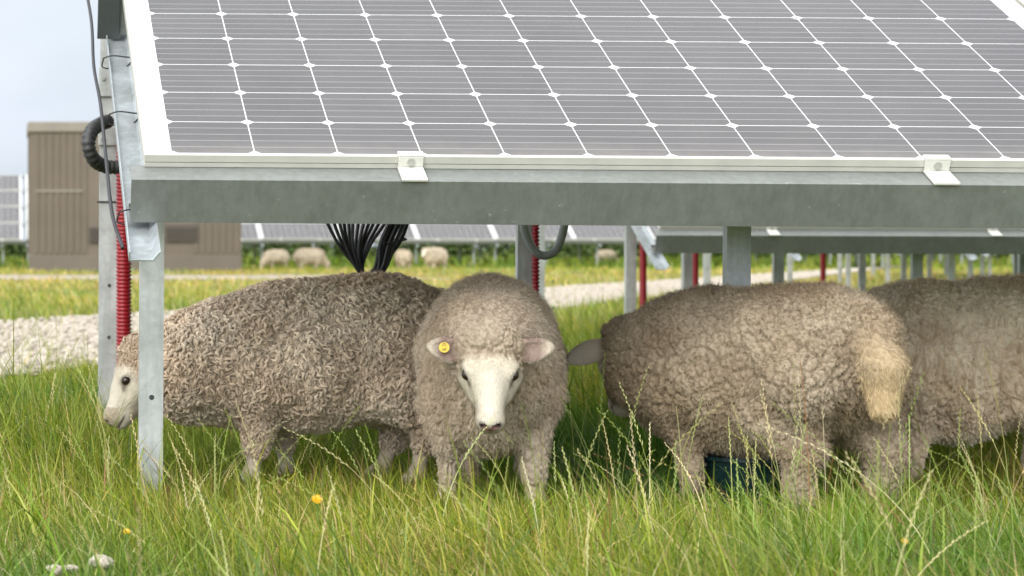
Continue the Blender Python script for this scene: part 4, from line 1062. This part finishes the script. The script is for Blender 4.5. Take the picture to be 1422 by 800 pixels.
# flowering stems with seed heads
allV, allQ, allC = [], [], []; base = 0
def stems(n, z0, z1, hm, cols, p, sel=None, m=.5):
    x, y = wedge(n, z0, z1, m)
    if sel is not None:
        k = sel(x, y); x, y = x[k], y[k]
    n = len(x); h = hm*rng.uniform(.65, 1.3, n); ang = np.where(rng.uniform(0, 1, n) < .65, rng.normal(PI, .8, n), rng.uniform(0, 2*PI, n))
    bend = np.abs(rng.normal(.42, .34, n)); c = pick(n, cols, p)
    K = 11; V, Q, cc_, pts = ribbons('s', np.c_[x, y, 0*x], h, np.full(n, .0021), bend, ang, c, K=K, tipw=.45); push(V, Q, cc_)
    # spikelets, alternate sides on the upper part
    ns = 17
    for j in range(ns):
        t = .62+.38*j/(ns-1); f = t*(K-1); i0 = np.minimum(int(f), K-2); fr_ = f-i0
        q = pts[:, i0]*(1-fr_)+pts[:, i0+1]*fr_; tg = pts[:, i0+1]-pts[:, i0]; tg /= np.linalg.norm(tg, axis=1)[:, None]
        sdv = np.cross(tg, np.array([.25, 1.0, 0])+rng.normal(0, .3, (n, 3))); sdv /= np.linalg.norm(sdv, axis=1)[:, None]; sdv *= (1 if j % 2 else -1)
        L_ = (.0095*(1.1-.5*j/ns)*rng.uniform(.7, 1.3, n))[:, None]*(h/hm)[:, None]
        dd = tg*.96+sdv*.26; wv_ = np.cross(dd, np.array([.2, 1, .1])); wv_ /= np.linalg.norm(wv_, axis=1)[:, None]
        Vq = np.stack([q, q+dd*L_*.5-wv_*.0009, q+dd*L_, q+dd*L_*.5+wv_*.0009], 1).reshape(-1, 3)
        push(Vq, np.arange(n*4).reshape(-1, 4), np.repeat(c*1.12, 4, 0))
SC = [(.27, .32, .09), (.42, .40, .17), (.55, .47, .28), (.32, .16, .09)]
stems(190, 3.6, 5.3, .22, SC, [5, 3, 2, .5])
stems(170, 5.0, 7.2, .30, SC, [4, 4, 1, .6], lambda x, y: x < .36)
stems(26, 2.7, 3.7, .26, SC, [2, 4, 4, .6])
stems(150, 3.9, 5.1, .29, SC, [4, 4, 2, .2], lambda x, y: x > .25*y)
stems(240, 5.2, 7.6, .30, SC, [5, 2, .7, .4], lambda x, y: (x < .38) | (x > 1.2))
stems(260, 7.5, 12, .30, SC, [5, 3, .5, 0], m=1.2)
g = np_mesh('grass_stems', np.concatenate(allV), np.concatenate(allQ), np.clip(np.concatenate(allC), 0, .9))
tag(link('grass_stems', g, M['grass']), 'thin flowering grass stems with pale seed heads standing above the sward', 'grass stems', kind='stuff')
# ------------------------------------------------------------------ stones, dandelions
def stone(px, py, d, r, label, z=None):
    x = wx(px, d); z = wz(py, d) if z is None else z
    n = 900; i_ = np.arange(n); mb = MB(); nu, nv = 28, 16; vs = []
    for i in range(nv+1):
        for j in range(nu):
            th = PI*i/nv; ph = 2*PI*j/nu; v = np.array([math.sin(th)*math.cos(ph)*1.0, math.sin(th)*math.sin(ph)*.75, math.cos(th)*.55])
            vs.append(v)
    vs = np.array(vs)*np.array([1, 1, .8]); rr = 1+.26*vnoise(vs+px, .55)+.16*vnoise(vs+px, .25); _ = worley(vs+px*.1, .7); rr *= 1-.10*np.clip(1-(_[1]-_[0])/.2, 0, 1)
    vs = vs*rr[:, None]*r
    mb.add([tuple(v) for v in vs], [(i*nu+j, i*nu+(j+1) % nu, (i+1)*nu+(j+1) % nu, (i+1)*nu+j) for i in range(nv) for j in range(nu)])
    o = mb.build('stone', M['stone'], None, False); o.location = (x, d, z); o.rotation_euler = (.1, .15, px*.1)
    return tag(o, label, 'stone', 'white stones in the grass')
stone(142, 786, 3.95, .028, 'largest white chalk stone lying in the short grass near the left post', .066)
stone(78, 792, 3.9, .020, 'leftmost small white stone half sunk in the dry grass', .060)
stone(97, 789, 3.92, .015, 'smallest white stone between the two bigger stones', .060)
def dandelion(px, py, d, r, label):
    x = wx(px, d); z = wz(py, d); root = empty('dandelion', (x, d, 0))
    tag(root, label, 'flower', 'yellow flowers in the grass'); root.rotation_euler = (0, 0, 0)
    mb = MB(); mb.tube(spline([(.01, .01, -.01), (.004, .0, z*.5), (0, 0, z)], 5), .0012, 6); mb.build('stalk', M['stem'], root, True)
    mb = MB(); rr = random.Random(px)
    for ring, (nn, L, e) in enumerate(((18, r, .25), (15, r*.8, .6), (11, r*.55, 1.0))):
        for k in range(nn):
            a = 2*PI*k/nn+rr.uniform(-.1, .1)+ring; c, s = math.cos(a), math.sin(a); ce, se = math.cos(e), math.sin(e); w = .0016
            pts = [(0, 0, z), (c*ce*L*.5-s*w, s*ce*L*.5+c*w, z+se*L*.55), (c*ce*L, s*ce*L, z+se*L*.8), (c*ce*L*.5+s*w, s*ce*L*.5-c*w, z+se*L*.55)]
            mb.add(pts+[(p[0], p[1], p[2]-.0006) for p in pts], [(0, 1, 2, 3), (7, 6, 5, 4), (0, 4, 5, 1), (1, 5, 6, 2), (2, 6, 7, 3), (3, 7, 4, 0)])
    tl = Matrix.Translation((0, 0, z)) @ Matrix.Rotation(R(48), 4, 'X') @ Matrix.Translation((0, 0, -z)); mb.v = [tuple(tl @ Vector(v)) for v in mb.v]
    mb.build('petals', M['petal'], root)
    return root
dandelion(440, 694, 4.5, .0125, 'yellow dandelion flower in the grass before the left sheep')
dandelion(176, 738, 4.25, .007, 'small yellow flower low in the grass near the white stones')
dandelion(1256, 752, 4.2, .007, 'small yellow flower below the tailed sheep')
